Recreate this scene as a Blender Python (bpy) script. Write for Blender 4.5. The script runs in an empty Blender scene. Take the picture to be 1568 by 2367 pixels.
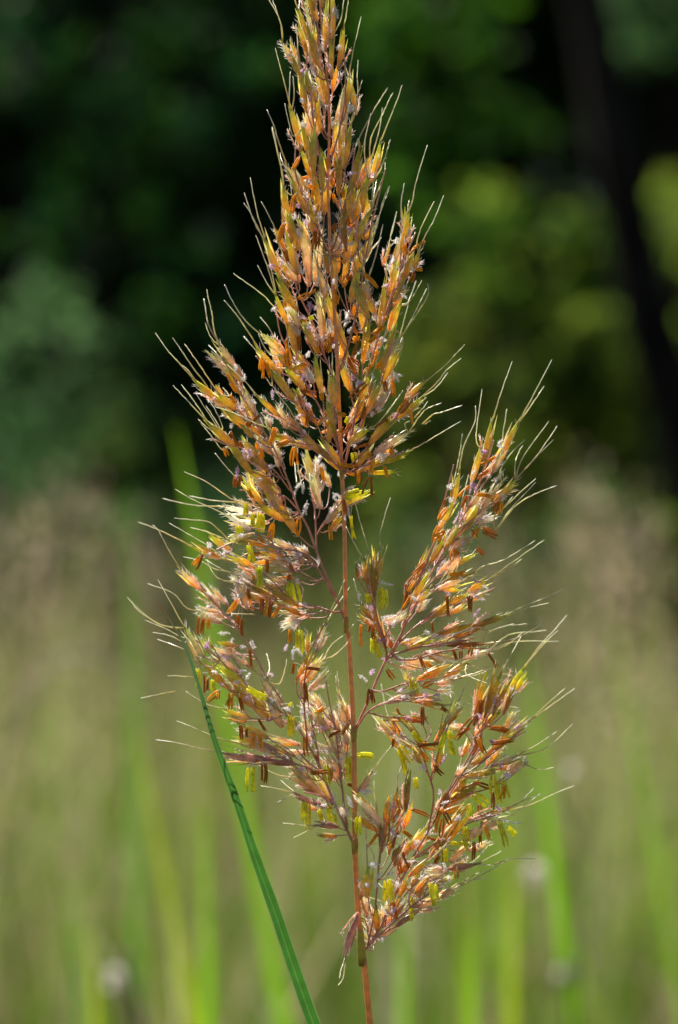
import bpy, math, random
import numpy as np
from mathutils import Vector

random.seed(11)
RNG = np.random.default_rng(5)
scene = bpy.context.scene
COL = scene.collection

# ------------------------------------------------------------------ measurements
# One flowering grass plant stands 0.611 m in front of the lens, the lens 1.10 m above
# the ground.  All plant coordinates below are measured in tenths of a millimetre:
# (sideways, away from the camera, height above the lens).
PLANT_Y, LENS_Z = 0.611, 1.10
STEM = [(67,0,-1113),(64,0,-1075),(59,0,-1022),(55,0,-980),(53,0,-960),(52,0,-950),(51,0,-937),(48,0,-916),(44,0,-892),(41,0,-859),(39,0,-819),(36,0,-772),(34,0,-713),(34,0,-638),(33,0,-553),(32,0,-473),(28,0,-398),(24,0,-327),(21,0,-275),(18,0,-257),(17,0,-256),(15,0,-238),(14,0,-182),(13,0,-109),(12,0,-43),(10,0,7),(8,0,50),(6,0,90),(4,0,128),(3,0,163),(2,0,198),(0,0,232),(-1,0,266),(-3,0,301),(-4,0,338),(-6,0,376),(-9,0,412),(-11,0,446),(-13,0,477),(-15,0,507),(-17,0,532),(-18,0,555),(-20,0,584),(-21,0,625),(-23,0,672),(-24,0,713),(-23,0,745),(-22,0,772),(-21,0,799),(-21,0,828),(-21,0,857),(-22,0,885),(-24,0,914),(-26,0,943),(-28,0,971),(-31,0,997),(-34,0,1022),(-37,0,1048),(-39,0,1076),(-42,0,1104),(-44,0,1134),(-46,0,1171),(-48,0,1210),(-50,0,1238)]
BRANCHES = [
[(52,0,-945),(62,3,-932),(76,6,-914),(90,10,-891),(104,14,-860),(118,19,-828),(134,23,-796),(150,27,-765),(164,31,-738),(178,34,-715),(192,37,-692),(205,40,-668),(219,43,-644),(235,46,-619),(253,50,-590),(270,53,-563),(287,56,-539),(301,59,-519),(305,60,-512)],
[(69,4,-924),(87,-5,-907),(111,-16,-884),(132,-26,-864),(152,-34,-845),(172,-42,-828),(195,-50,-812),(216,-58,-800),(223,-60,-796)],
[(62,3,-932),(66,-5,-909),(72,-14,-880),(77,-23,-850),(80,-32,-817),(83,-41,-785),(84,-48,-759),(86,-54,-736),(89,-60,-711),(93,-67,-687),(99,-73,-662),(108,-81,-635),(117,-88,-609),(120,-90,-601)],
[(157,29,-751),(177,28,-737),(204,26,-717),(231,25,-699),(259,24,-682),(286,22,-668),(314,21,-659),(339,20,-653),(347,20,-651)],
[(227,44,-632),(238,52,-610),(255,62,-579),(270,69,-552),(284,76,-529),(298,83,-505),(310,89,-481),(320,95,-457),(329,100,-434),(335,105,-413),(343,110,-394),(356,115,-377),(370,119,-364),(374,120,-359)],
[(192,37,-692),(197,26,-664),(203,14,-627),(203,5,-599),(197,-2,-578),(191,-8,-558),(184,-14,-536),(177,-21,-515),(168,-27,-495),(158,-33,-477),(147,-39,-461),(134,-44,-448),(121,-49,-438),(117,-50,-435)],
[(197,-2,-578),(200,-17,-557),(208,-36,-532),(213,-52,-509),(219,-68,-484),(222,-80,-466)],
[(262,52,-576),(276,55,-567),(296,59,-554),(316,63,-539),(337,68,-521),(358,72,-504),(379,76,-488),(396,79,-475),(402,80,-470)],
[(235,46,-619),(261,45,-618),(285,44,-610),(307,43,-603),(328,42,-596),(348,42,-588),(365,41,-577),(378,40,-566),(382,40,-562)],
[(34,0,-713),(27,2,-705),(21,5,-692),(13,9,-676),(4,12,-656),(-7,17,-633),(-19,22,-606),(-31,27,-575),(-43,32,-548),(-55,36,-524),(-67,40,-502),(-80,44,-480),(-92,47,-460),(-104,51,-441),(-116,54,-422),(-128,57,-403),(-141,61,-384),(-154,64,-363),(-167,68,-341),(-180,72,-317),(-194,76,-293),(-209,79,-272),(-224,83,-253),(-237,86,-237),(-248,88,-224),(-261,91,-210),(-279,95,-188),(-298,99,-165),(-304,100,-157)],
[(17,7,-684),(14,10,-661),(10,14,-628),(7,17,-596),(3,20,-565),(0,23,-535),(-3,26,-506),(-7,29,-479),(-11,31,-455),(-15,33,-435),(-20,35,-415),(-24,37,-392),(-27,39,-370),(-29,40,-363)],
[(-7,17,-633),(-18,17,-626),(-34,18,-616),(-49,19,-609),(-65,20,-606),(-76,20,-604)],
[(-67,40,-502),(-70,32,-478),(-73,23,-446),(-75,16,-417),(-75,8,-389),(-74,1,-361),(-69,-6,-332),(-62,-13,-304),(-53,-19,-279),(-40,-26,-256),(-31,-30,-239)],
[(-25,25,-590),(-35,12,-575),(-51,-2,-560),(-66,-14,-549),(-81,-25,-543),(-97,-35,-537),(-114,-46,-529),(-129,-57,-521),(-134,-60,-519)],
[(-98,49,-450),(-110,43,-442),(-128,35,-430),(-145,27,-417),(-162,20,-402),(-179,12,-388),(-196,5,-374),(-213,-1,-360),(-230,-9,-344),(-247,-16,-325),(-264,-24,-308),(-282,-31,-292),(-300,-38,-278),(-306,-40,-273)],
[(-43,32,-548),(-44,36,-533),(-48,42,-506),(-53,46,-482),(-58,50,-462),(-63,53,-442),(-66,56,-422),(-67,59,-405),(-68,60,-399)],
[(-37,30,-561),(-49,30,-553),(-65,30,-541),(-77,30,-530),(-87,30,-518),(-93,30,-510)],
[(32,0,-473),(36,1,-470),(41,3,-456),(49,4,-437),(60,6,-413),(71,9,-387),(81,11,-362),(92,13,-338),(101,14,-319),(110,15,-306),(118,17,-293),(126,18,-277),(135,19,-260),(145,21,-239),(157,23,-215),(170,25,-190),(182,27,-166),(194,28,-142),(207,30,-118),(220,32,-95),(235,34,-69),(252,36,-39),(270,39,-7),(286,41,24),(301,43,56),(313,45,87),(324,48,118),(333,49,147),(335,50,156)],
[(118,17,-293),(131,22,-280),(148,29,-263),(165,35,-248),(182,40,-236),(201,45,-225),(223,51,-215),(248,58,-205),(278,65,-193),(314,74,-177),(341,80,-165)],
[(110,15,-306),(128,8,-304),(153,-2,-295),(175,-9,-289),(195,-15,-286),(216,-22,-283),(242,-30,-278),(267,-38,-274),(275,-40,-273)],
[(38,2,-464),(45,-5,-453),(55,-13,-436),(69,-19,-423),(85,-26,-413),(104,-33,-406),(127,-41,-401),(152,-49,-398),(175,-57,-394),(198,-65,-390),(214,-70,-387)],
[(101,14,-319),(102,6,-305),(97,-4,-285),(91,-15,-263),(85,-27,-239),(79,-38,-213),(73,-50,-188),(69,-60,-163),(64,-69,-144),(60,-76,-129),(57,-80,-119)],
[(117,12,-307),(127,15,-317),(146,18,-319),(168,22,-317),(193,26,-309),(218,31,-302),(245,35,-298),(270,39,-295),(279,40,-294)],
[(131,22,-280),(139,16,-247),(151,9,-207),(162,3,-174),(172,-1,-147),(182,-6,-120),(192,-10,-93),(203,-15,-66),(212,-19,-35),(220,-25,0),(228,-30,34),(236,-35,66),(243,-39,93),(245,-40,102)],
[(62,-16,-429),(85,-3,-437),(105,11,-443),(121,24,-456),(132,39,-477),(140,50,-494)],
[(71,9,-387),(99,14,-385),(127,21,-375),(152,27,-367),(176,32,-361),(201,38,-355),(228,43,-349),(253,48,-344),(262,50,-342)],
[(15,0,-238),(12,2,-230),(6,5,-214),(0,7,-199),(-7,10,-182),(-16,13,-164),(-26,16,-141),(-36,20,-116),(-46,23,-91),(-55,27,-66),(-63,30,-43),(-71,32,-26),(-80,35,-10),(-90,38,12),(-100,41,41),(-111,45,69),(-121,48,95),(-132,51,119),(-142,54,140),(-152,56,156),(-163,59,174),(-177,62,198),(-191,65,223),(-204,68,244),(-214,70,260),(-224,73,278),(-236,76,304),(-247,79,331),(-251,80,340)],
[(0,7,-199),(-15,2,-174),(-33,-3,-142),(-48,-7,-119),(-61,-10,-102),(-75,-13,-90),(-94,-16,-83),(-115,-19,-80),(-139,-22,-73),(-167,-27,-61),(-195,-30,-56),(-225,-35,-64),(-254,-39,-77),(-263,-40,-81)],
[(6,5,-214),(-11,-2,-215),(-31,-10,-209),(-51,-17,-202),(-72,-24,-195),(-92,-32,-188),(-112,-38,-184),(-132,-45,-181),(-157,-53,-176),(-188,-63,-168),(-211,-70,-161)],
[(-85,36,0),(-96,34,13),(-111,31,29),(-127,29,38),(-144,27,41),(-162,25,43),(-185,23,45),(-207,21,47),(-214,20,47)],
[(-46,23,-91),(-49,30,-68),(-50,37,-39),(-51,43,-16),(-52,47,1),(-55,50,17),(-58,55,37),(-62,59,55),(-63,60,61)],
[(-49,34,-53),(-43,27,-40),(-34,18,-25),(-23,10,-10),(-10,2,3),(2,-5,17),(10,-12,33),(17,-18,47),(19,-20,51)],
[(-100,41,41),(-110,26,52),(-127,9,76),(-144,-5,94),(-162,-17,108),(-178,-28,120),(-194,-38,132),(-207,-47,142),(-211,-50,145)],
[(6,0,90),(13,-2,88),(22,-5,98),(33,-8,109),(47,-11,123),(62,-14,137),(75,-18,150),(89,-21,163),(104,-24,181),(122,-29,202),(138,-33,222),(154,-36,239),(168,-39,252),(172,-40,256)],
[(9,-1,84),(20,-9,87),(36,-20,92),(54,-31,97),(75,-44,104),(95,-56,111),(115,-67,118),(132,-77,125),(137,-80,127)],
[(9,-1,84),(13,2,105),(20,5,133),(26,8,160),(31,11,188),(36,13,215),(43,16,240),(50,18,263),(57,21,289),(66,23,317),(75,26,345),(84,29,373),(92,31,401),(101,34,429),(110,36,457),(118,39,484),(127,41,509),(136,43,533),(146,46,559),(158,48,586),(166,50,606)],
[(26,8,160),(38,2,172),(52,-4,196),(62,-9,215),(71,-13,231),(79,-17,249),(88,-22,271),(96,-27,296),(103,-32,319),(109,-37,342),(113,-40,359)],
[(9,-1,84),(0,-4,94),(-10,-7,105),(-21,-11,118),(-35,-15,132),(-50,-19,146),(-66,-23,159),(-84,-28,173),(-101,-32,186),(-118,-36,200),(-135,-40,213),(-154,-45,229),(-172,-49,243),(-177,-50,247)],
[(6,0,90),(4,2,106),(0,5,127),(-6,7,148),(-15,10,169),(-24,12,189),(-34,15,211),(-45,17,232),(-55,19,250),(-66,21,267),(-76,23,285),(-86,25,305),(-97,28,326),(-107,30,347),(-119,32,367),(-128,34,389),(-133,37,416),(-136,39,441),(-137,40,450)],
[(-24,12,189),(-35,16,194),(-50,22,202),(-68,28,214),(-90,35,232),(-111,43,251),(-126,48,269),(-139,54,286),(-153,59,304),(-169,66,325),(-181,70,339)],
[(5,1,97),(4,-9,115),(-1,-20,142),(-4,-30,164),(-8,-37,184),(-11,-45,205),(-15,-56,234),(-18,-67,262),(-20,-70,272)],
[(-2,0,283),(-8,3,286),(-16,6,301),(-24,9,319),(-33,13,340),(-41,17,362),(-48,21,383),(-55,24,404),(-64,27,425),(-75,31,446),(-85,34,467),(-91,37,483),(-95,40,500),(-100,43,524),(-106,48,558),(-111,53,589),(-115,56,615),(-117,59,635),(-118,60,642)],
[(-8,3,286),(1,0,304),(11,-3,332),(18,-5,353),(23,-7,369),(27,-9,386),(33,-11,406),(38,-13,426),(42,-15,449),(46,-17,473),(49,-19,497),(52,-21,517),(55,-23,537),(60,-25,560),(65,-27,588),(70,-30,616),(77,-32,644),(84,-35,671),(90,-37,696),(96,-39,718),(100,-40,734)],
[(-18,0,555),(-26,4,568),(-37,8,592),(-46,12,612),(-54,15,629),(-63,18,646),(-72,21,667),(-81,25,689),(-88,28,708),(-92,30,725),(-95,33,743),(-95,36,766),(-94,39,788),(-93,40,796)],
[(-18,0,555),(-12,-5,569),(-2,-12,596),(5,-17,620),(10,-22,644),(15,-27,667),(20,-32,691),(25,-36,714),(29,-41,738),(33,-46,765),(36,-50,784)],
[(2,-15,609),(17,-4,630),(37,9,659),(51,19,683),(62,28,705),(71,35,726),(78,42,747),(82,48,765),(84,50,771)],
[(-24,0,713),(-30,-5,732),(-38,-10,759),(-44,-15,784),(-49,-19,807),(-54,-23,830),(-57,-27,854),(-60,-31,878),(-65,-35,899),(-73,-38,919),(-79,-42,939),(-84,-46,961),(-87,-49,982),(-88,-50,989)],
[(-21,0,799),(-31,7,820),(-44,15,849),(-55,21,873),(-66,27,895),(-76,32,916),(-85,37,935),(-94,41,953),(-102,45,968),(-110,48,980),(-115,50,988)],
[(-23,0,745),(-16,-5,761),(-6,-10,792),(1,-14,819),(6,-18,842),(10,-22,865),(13,-25,884),(14,-28,904),(14,-31,930),(12,-36,965),(10,-40,990)],
[(-25,0,929),(-34,4,951),(-40,9,984),(-46,14,1013),(-54,18,1042),(-60,22,1069),(-64,26,1098),(-67,29,1123),(-67,30,1131)],
[(-25,0,929),(-24,-5,949),(-18,-11,979),(-14,-17,1010),(-12,-23,1045),(-11,-29,1078),(-12,-34,1109),(-15,-39,1135),(-15,-40,1144)],
]
# base, tip, width, kind, branch number, where its stalk leaves the branch
SPIKELETS = [
((-64,-7,1004),(-87,-23,1073),18,"g",49,(-37,7,967)),
((-48,19,1061),(-70,4,1111),18,"g",49,(-46,14,1013)),
((-42,26,999),(-70,19,1082),18,"k",49,(-34,4,951)),
((-28,-53,1002),(-27,-53,1073),16,"g",50,(-21,-8,964)),
((-13,-58,1015),(-17,-61,1102),18,"g",50,(-18,-11,979)),
((-43,-29,954),(-64,-49,1029),20,"g",49,(-25,0,929)),
((-67,-62,975),(-84,-50,1037),15,"g",46,(-79,-42,939)),
((-14,-33,931),(-15,-47,1013),15,"g",49,(-25,0,929)),
((-2,-36,951),(9,-15,1033),18,"g",48,(14,-28,904)),
((-14,5,907),(-4,2,956),13,"o",49,(-25,0,929)),
((-92,-5,964),(-121,-19,1003),15,"k",46,(-76,-40,929)),
((-74,-27,917),(-96,-34,966),18,"g",46,(-62,-33,889)),
((-59,-65,887),(-69,-75,931),20,"g",46,(-57,-27,854)),
((-48,2,939),(-66,15,1004),15,"k",49,(-25,0,929)),
((-35,14,880),(-53,18,958),15,"k",47,(-31,7,820)),
((-24,17,880),(-41,10,960),16,"g",47,(-25,3,808)),
((-40,0,822),(-50,-22,901),20,"g",47,(-21,0,799)),
((-69,-64,853),(-78,-75,916),18,"g",46,(-52,-21,819)),
((16,-21,864),(21,-24,932),16,"g",48,(3,-16,831)),
((3,-16,835),(11,-12,904),16,"k",48,(-6,-10,792)),
((-56,11,1082),(-60,4,1142),18,"g",49,(-54,18,1042)),
((-36,-21,1086),(-39,-14,1147),18,"g",50,(-14,-17,1010)),
((-22,-35,1097),(-25,-32,1148),16,"k",50,(-12,-23,1045)),
((-83,31,785),(-103,49,869),23,"g",43,(-95,34,754)),
((-62,-6,746),(-79,-16,820),21,"g",46,(-24,0,713)),
((-57,46,718),(-81,30,782),19,"g",43,(-72,21,667)),
((-58,-10,799),(-70,2,874),23,"k",46,(-38,-10,759)),
((-54,-35,724),(-50,-36,815),25,"g",46,(-24,0,713)),
((-35,-38,689),(-36,-30,762),21,"g",46,(-24,0,713)),
((-31,21,646),(-28,24,719),22,"g",43,(-37,8,592)),
((1,27,781),(11,16,876),18,"k",48,(-23,0,745)),
((-8,22,754),(0,26,839),19,"k",48,(-23,0,745)),
((11,-46,738),(24,-49,823),18,"g",44,(23,-34,702)),
((-2,-19,684),(1,1,763),20,"g",44,(10,-22,644)),
((-78,35,693),(-111,41,746),17,"k",43,(-67,19,657)),
((-69,-19,643),(-102,-9,717),21,"g",43,(-50,13,620)),
((-54,11,602),(-68,30,668),19,"g",43,(-31,6,580)),
((-47,18,588),(-58,10,648),18,"g",43,(-22,2,557)),
((-106,41,625),(-119,48,699),22,"g",41,(-111,53,589)),
((-100,14,586),(-110,13,641),19,"g",41,(-103,46,541)),
((32,-64,696),(44,-82,767),19,"g",44,(15,-27,667)),
((22,-33,638),(28,-23,704),26,"g",45,(2,-15,609)),
((71,-1,714),(87,-12,787),20,"g",45,(51,19,683)),
((57,33,711),(67,43,756),17,"k",45,(45,15,672)),
((51,-26,645),(61,-28,713),22,"g",45,(8,-10,617)),
((36,-11,616),(40,5,684),19,"g",45,(2,-15,609)),
((46,3,607),(70,13,651),17,"k",42,(57,-24,548)),
((41,-49,581),(55,-51,621),17,"g",42,(54,-22,527)),
((9,-30,583),(11,-14,653),20,"g",44,(-16,-2,558)),
((-55,52,697),(-66,39,756),17,"o",43,(-63,18,646)),
((-91,21,569),(-105,10,635),21,"g",41,(-100,43,524)),
((-89,17,517),(-111,17,593),23,"g",41,(-93,38,491)),
((-129,39,511),(-157,28,582),23,"g",41,(-91,37,483)),
((-65,21,494),(-79,15,600),27,"k",41,(-80,33,457)),
((-2,2,548),(-8,4,593),19,"k",44,(-18,0,555)),
((-6,0,484),(-16,9,566),23,"g",42,(35,-12,416)),
((10,-12,537),(26,-7,598),24,"g",44,(-18,0,555)),
((35,-27,588),(69,-44,643),20,"g",42,(55,-23,537)),
((53,-9,539),(67,0,591),21,"g",42,(50,-20,507)),
((33,-7,506),(49,3,560),23,"g",42,(44,-16,461)),
((24,-31,452),(41,-35,511),27,"g",42,(35,-12,416)),
((63,-47,418),(40,-41,487),24,"g",42,(27,-9,386)),
((63,-30,456),(59,-38,487),16,"k",42,(38,-13,426)),
((-87,34,499),(-113,24,540),22,"k",41,(-88,36,475)),
((-93,12,438),(-128,-9,503),24,"g",41,(-59,26,414)),
((-32,13,464),(-45,0,524),20,"k",41,(-51,22,393)),
((-22,-24,514),(-29,-28,557),16,"o",43,(-18,0,555)),
((16,-34,560),(10,-21,616),16,"b",44,(-18,0,555)),
((29,-27,549),(43,-37,591),18,"g",42,(50,-20,507)),
((134,22,571),(149,15,643),18,"g",35,(136,43,533)),
((118,47,541),(135,35,592),15,"k",35,(123,40,497)),
((128,54,534),(135,65,571),12,"g",35,(123,40,497)),
((105,24,465),(126,24,531),20,"g",35,(97,33,415)),
((159,8,522),(172,-1,559),18,"g",35,(118,39,484)),
((144,22,505),(159,15,547),18,"g",35,(114,38,471)),
((125,71,489),(143,62,525),18,"k",35,(105,35,443)),
((117,-2,455),(137,10,497),18,"g",35,(97,33,415)),
((112,55,511),(118,48,543),15,"k",35,(114,38,471)),
((-111,28,407),(-135,10,465),19,"g",38,(-119,32,367)),
((-93,22,349),(-119,45,428),25,"g",38,(-91,27,315)),
((-68,36,306),(-95,42,350),20,"g",38,(-66,21,267)),
((-87,23,401),(-103,20,436),22,"k",41,(-45,19,372)),
((-87,24,379),(-103,31,417),20,"k",38,(-97,28,326)),
((-49,7,346),(-76,18,403),22,"g",41,(-24,9,319)),
((-36,19,365),(-49,3,457),22,"k",41,(-28,11,329)),
((-30,56,435),(-44,67,472),18,"k",41,(-45,19,372)),
((-4,2,392),(-26,16,466),23,"g",42,(18,-5,353)),
((16,5,344),(0,15,414),23,"g",42,(1,0,304)),
((57,2,384),(40,3,445),23,"g",35,(66,23,317)),
((51,5,325),(63,-17,400),22,"g",35,(53,19,276)),
((-35,-20,249),(-49,-31,327),20,"g",38,(-34,15,211)),
((-10,-80,229),(-14,-74,286),20,"g",40,(-9,-41,194)),
((24,34,263),(2,32,324),23,"g",35,(33,12,202)),
((38,47,299),(18,60,340),16,"o",35,(43,16,240)),
((-75,38,267),(-111,34,310),26,"g",38,(-50,18,241)),
((-67,9,317),(-95,4,307),18,"o",38,(-66,21,267)),
((-117,24,338),(-160,14,375),26,"k",38,(-91,27,315)),
((-113,25,318),(-129,31,338),19,"g",38,(-81,24,295)),
((-134,67,308),(-176,66,358),21,"g",39,(-126,48,269)),
((-103,38,247),(-147,51,303),22,"g",39,(-68,28,214)),
((-55,9,279),(-67,12,303),14,"w",38,(-55,19,250)),
((-72,46,234),(-96,53,263),20,"g",39,(-50,22,202)),
((-6,22,365),(-14,21,405),16,"k",42,(1,0,304)),
((-59,12,365),(-69,19,407),16,"k",41,(-33,13,340)),
((87,11,406),(99,24,479),25,"g",35,(79,27,359)),
((109,50,395),(131,46,447),26,"g",35,(79,27,359)),
((97,-50,332),(119,-34,392),21,"g",36,(96,-27,296)),
((94,-21,280),(125,-36,348),26,"g",36,(79,-17,249)),
((105,-45,332),(126,-53,363),16,"k",36,(96,-27,296)),
((75,62,346),(83,68,376),18,"k",35,(62,22,303)),
((86,-22,217),(104,-9,281),21,"k",36,(58,-7,206)),
((103,21,259),(115,26,310),18,"k",36,(71,-13,231)),
((61,-28,215),(84,-26,266),21,"g",36,(45,-1,184)),
((45,-16,241),(62,-31,288),20,"g",35,(33,12,202)),
((31,29,192),(53,35,251),22,"g",35,(23,6,146)),
((98,-18,259),(94,-9,293),10,"b",36,(71,-13,231)),
((143,-48,236),(180,-36,276),20,"g",33,(122,-29,202)),
((125,-19,202),(174,-30,243),21,"g",33,(96,-22,171)),
((-12,-62,187),(-22,-68,233),18,"g",40,(-3,-25,154)),
((92,-53,302),(101,-51,346),20,"g",36,(83,-19,259)),
((-213,72,297),(-257,68,359),24,"k",26,(-214,70,260)),
((-214,40,284),(-246,52,322),20,"g",26,(-209,69,252)),
((-181,67,209),(-207,65,259),20,"k",26,(-163,59,174)),
((-217,65,259),(-244,79,311),17,"g",26,(-198,67,235)),
((-259,57,241),(-309,72,281),21,"g",26,(-191,65,223)),
((-252,81,227),(-282,82,255),20,"k",26,(-177,62,198)),
((-219,58,223),(-258,44,254),26,"g",26,(-170,60,185)),
((-193,47,178),(-242,35,218),23,"g",26,(-147,55,148)),
((-188,19,162),(-210,25,186),20,"g",26,(-142,54,140)),
((-207,58,209),(-223,57,235),16,"k",26,(-170,60,185)),
((-223,-46,144),(-278,-44,188),22,"g",32,(-194,-38,132)),
((-167,62,183),(-179,62,203),18,"k",26,(-152,56,156)),
((-151,69,135),(-181,77,167),18,"k",26,(-126,50,107)),
((-179,-62,121),(-203,-60,154),18,"g",32,(-153,-11,101)),
((-128,-63,205),(-171,-71,243),17,"g",37,(-101,-32,186)),
((-85,-21,177),(-132,-21,216),22,"g",37,(-58,-21,152)),
((-44,-23,130),(-81,-14,180),22,"g",37,(-21,-11,118)),
((1,17,104),(-32,15,153),24,"g",38,(6,0,90)),
((-18,-12,111),(-48,-12,144),20,"g",37,(0,-4,94)),
((-60,-6,136),(-103,-1,154),18,"k",37,(-28,-13,125)),
((-97,-41,149),(-134,-40,164),16,"g",37,(-50,-19,146)),
((-55,71,78),(-71,85,132),18,"p",30,(-58,55,37)),
((-39,81,48),(-49,90,89),20,"k",30,(-53,48,9)),
((-47,99,81),(-49,94,113),14,"w",30,(-56,52,27)),
((-132,65,100),(-138,77,144),18,"w",26,(-111,45,69)),
((-3,-40,220),(-14,-55,288),19,"g",40,(-8,-37,184)),
((-12,-56,174),(-26,-59,246),22,"y",40,(-1,-20,142)),
((58,-45,212),(85,-54,263),20,"g",36,(45,-1,184)),
((82,-26,220),(100,-22,258),19,"k",36,(58,-7,206)),
((29,19,202),(51,32,252),22,"g",35,(26,8,160)),
((19,-24,146),(62,-18,176),20,"g",35,(13,2,105)),
((66,-16,146),(111,-30,193),22,"g",33,(47,-11,123)),
((41,-12,101),(63,0,139),23,"g",34,(20,-9,87)),
((44,-52,87),(111,-33,110),19,"g",34,(20,-9,87)),
((76,-9,127),(114,-9,149),14,"k",33,(40,-9,116)),
((-70,47,203),(-102,59,255),20,"g",39,(-42,19,197)),
((-78,11,222),(-86,10,247),12,"b",39,(-50,22,202)),
((-156,-20,93),(-195,-26,144),23,"g",32,(-127,9,76)),
((-147,-2,62),(-192,-8,85),22,"g",29,(-127,29,38)),
((-146,78,128),(-172,67,158),18,"k",26,(-121,48,95)),
((37,9,155),(53,7,194),14,"o",36,(26,8,160)),
((-110,-49,181),(-126,-54,223),16,"k",37,(-75,-26,166)),
((-190,-25,87),(-233,-25,149),26,"g",32,(-136,2,86)),
((-142,-9,44),(-188,9,84),25,"g",29,(-119,30,35)),
((-155,-4,90),(-202,17,150),20,"g",32,(-127,9,76)),
((-165,-8,18),(-201,-17,67),23,"g",29,(-127,29,38)),
((-132,-7,5),(-162,3,54),21,"g",29,(-85,36,0)),
((-119,11,-18),(-165,-1,15),25,"g",29,(-85,36,0)),
((-90,17,-48),(-129,33,5),23,"g",26,(-50,25,-79)),
((-166,56,-2),(-246,45,12),16,"w",29,(-119,30,35)),
((-185,14,2),(-218,24,21),15,"w",29,(-135,28,40)),
((-191,-14,-38),(-237,-8,-11),16,"w",27,(-153,-24,-67)),
((-40,36,12),(-53,18,78),23,"k",30,(-51,43,-16)),
((13,6,15),(59,4,41),18,"y",31,(-16,6,-3)),
((-27,1,-21),(0,12,12),23,"k",31,(-43,27,-40)),
((80,-30,126),(149,-15,169),16,"k",34,(54,-31,97)),
((76,-69,105),(142,-54,127),18,"y",34,(45,-25,94)),
((315,12,113),(329,28,190),20,"g",17,(307,44,72)),
((286,30,64),(305,23,137),21,"g",17,(279,40,9)),
((353,41,114),(387,61,189),20,"g",17,(301,43,56)),
((330,43,84),(352,33,127),18,"k",17,(294,42,40)),
((237,-33,1),(255,-46,83),20,"g",23,(207,-17,-51)),
((217,-53,-35),(239,-64,14),20,"g",23,(198,-12,-80)),
((305,25,1),(351,11,64),20,"k",17,(243,35,-55)),
((332,21,21),(379,13,69),20,"g",17,(252,36,-39)),
((273,43,-39),(303,36,11),23,"g",17,(235,34,-69)),
((229,23,-78),(252,14,-38),20,"g",17,(207,30,-118)),
((300,42,-25),(335,30,-9),18,"w",17,(235,34,-69)),
((195,-33,-107),(220,-48,-61),21,"g",23,(172,-1,-147)),
((160,3,-146),(189,5,-91),21,"g",23,(157,6,-189)),
((240,26,-85),(286,26,-55),23,"k",17,(207,30,-118)),
((234,47,-125),(283,34,-95),21,"g",17,(188,27,-154)),
((214,60,-138),(254,58,-98),20,"k",17,(182,27,-166)),
((233,19,-147),(286,30,-134),16,"g",17,(176,26,-178)),
((54,-85,-144),(54,-85,-103),15,"d",21,(71,-55,-175)),
((72,-68,-144),(72,-57,-110),16,"d",21,(71,-55,-175)),
((83,-88,-138),(91,-77,-83),15,"g",21,(71,-55,-175)),
((274,63,-19),(294,67,21),20,"k",17,(243,35,-55)),
((253,41,-55),(283,37,-19),20,"k",17,(220,32,-95)),
((282,25,11),(305,17,41),20,"k",17,(252,36,-39)),
((259,20,-91),(233,29,-144),16,"k",17,(207,30,-118)),
((-184,-31,-46),(-233,-42,-62),16,"p",27,(-139,-22,-73)),
((-154,-59,-72),(-210,-48,-62),18,"d",27,(-115,-19,-80)),
((-152,-10,-86),(-198,-5,-92),15,"d",27,(-104,-17,-82)),
((-255,-63,-95),(-309,-72,-75),20,"g",27,(-225,-35,-64)),
((-220,-37,-102),(-259,-38,-89),16,"k",27,(-181,-28,-57)),
((-172,-93,-120),(-227,-95,-97),18,"g",28,(-122,-41,-183)),
((-115,-33,-105),(-161,-20,-89),16,"o",27,(-75,-13,-90)),
((-93,24,-80),(-143,26,-56),21,"k",27,(-68,-12,-96)),
((-76,-15,-105),(-99,-8,-92),25,"k",27,(-48,-7,-119)),
((-96,-23,-128),(-112,-26,-95),13,"b",27,(-33,-3,-142)),
((-105,-34,-128),(-154,-37,-121),16,"p",27,(-54,-9,-110)),
((-115,-31,-151),(-148,-31,-141),15,"k",28,(-82,-28,-191)),
((-89,-56,-199),(-147,-56,-170),23,"g",28,(-51,-17,-202)),
((-137,-88,-179),(-188,-96,-156),20,"d",28,(-112,-38,-184)),
((-176,-75,-143),(-215,-78,-130),13,"w",28,(-132,-45,-181)),
((-195,-78,-202),(-214,-95,-146),20,"k",28,(-132,-45,-181)),
((-301,99,-171),(-344,89,-127),20,"k",9,(-269,92,-200)),
((-262,108,-208),(-302,109,-164),20,"k",9,(-243,87,-230)),
((-259,114,-241),(-306,119,-218),20,"k",9,(-224,83,-253)),
((-70,4,-221),(-126,17,-218),13,"k",28,(-21,-6,-212)),
((-83,-19,-233),(-115,-23,-246),15,"w",28,(-31,-10,-209)),
((-225,99,-291),(-261,91,-284),18,"g",9,(-180,72,-317)),
((-293,-6,-309),(-330,0,-250),23,"p",14,(-255,-20,-317)),
((-281,-58,-297),(-291,-53,-271),13,"y",14,(-255,-20,-317)),
((-232,19,-310),(-265,22,-294),18,"k",14,(-213,-1,-360)),
((-228,3,-385),(-294,20,-324),26,"g",14,(-179,12,-388)),
((-201,-16,-377),(-250,-15,-335),25,"y",14,(-171,16,-395)),
((-185,6,-418),(-225,18,-376),23,"g",14,(-136,31,-423)),
((-153,39,-447),(-190,51,-398),26,"g",14,(-103,46,-447)),
((-195,15,-445),(-242,27,-426),23,"g",14,(-119,39,-436)),
((-143,47,-405),(-160,52,-365),20,"k",14,(-128,35,-430)),
((-130,31,-427),(-152,21,-403),18,"k",14,(-103,46,-447)),
((-92,-21,-361),(-63,-26,-298),18,"o",12,(-75,12,-403)),
((-47,-28,-295),(-27,-16,-243),18,"k",12,(-69,-6,-332)),
((-77,20,-370),(-37,25,-321),23,"k",12,(-75,16,-417)),
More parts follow.
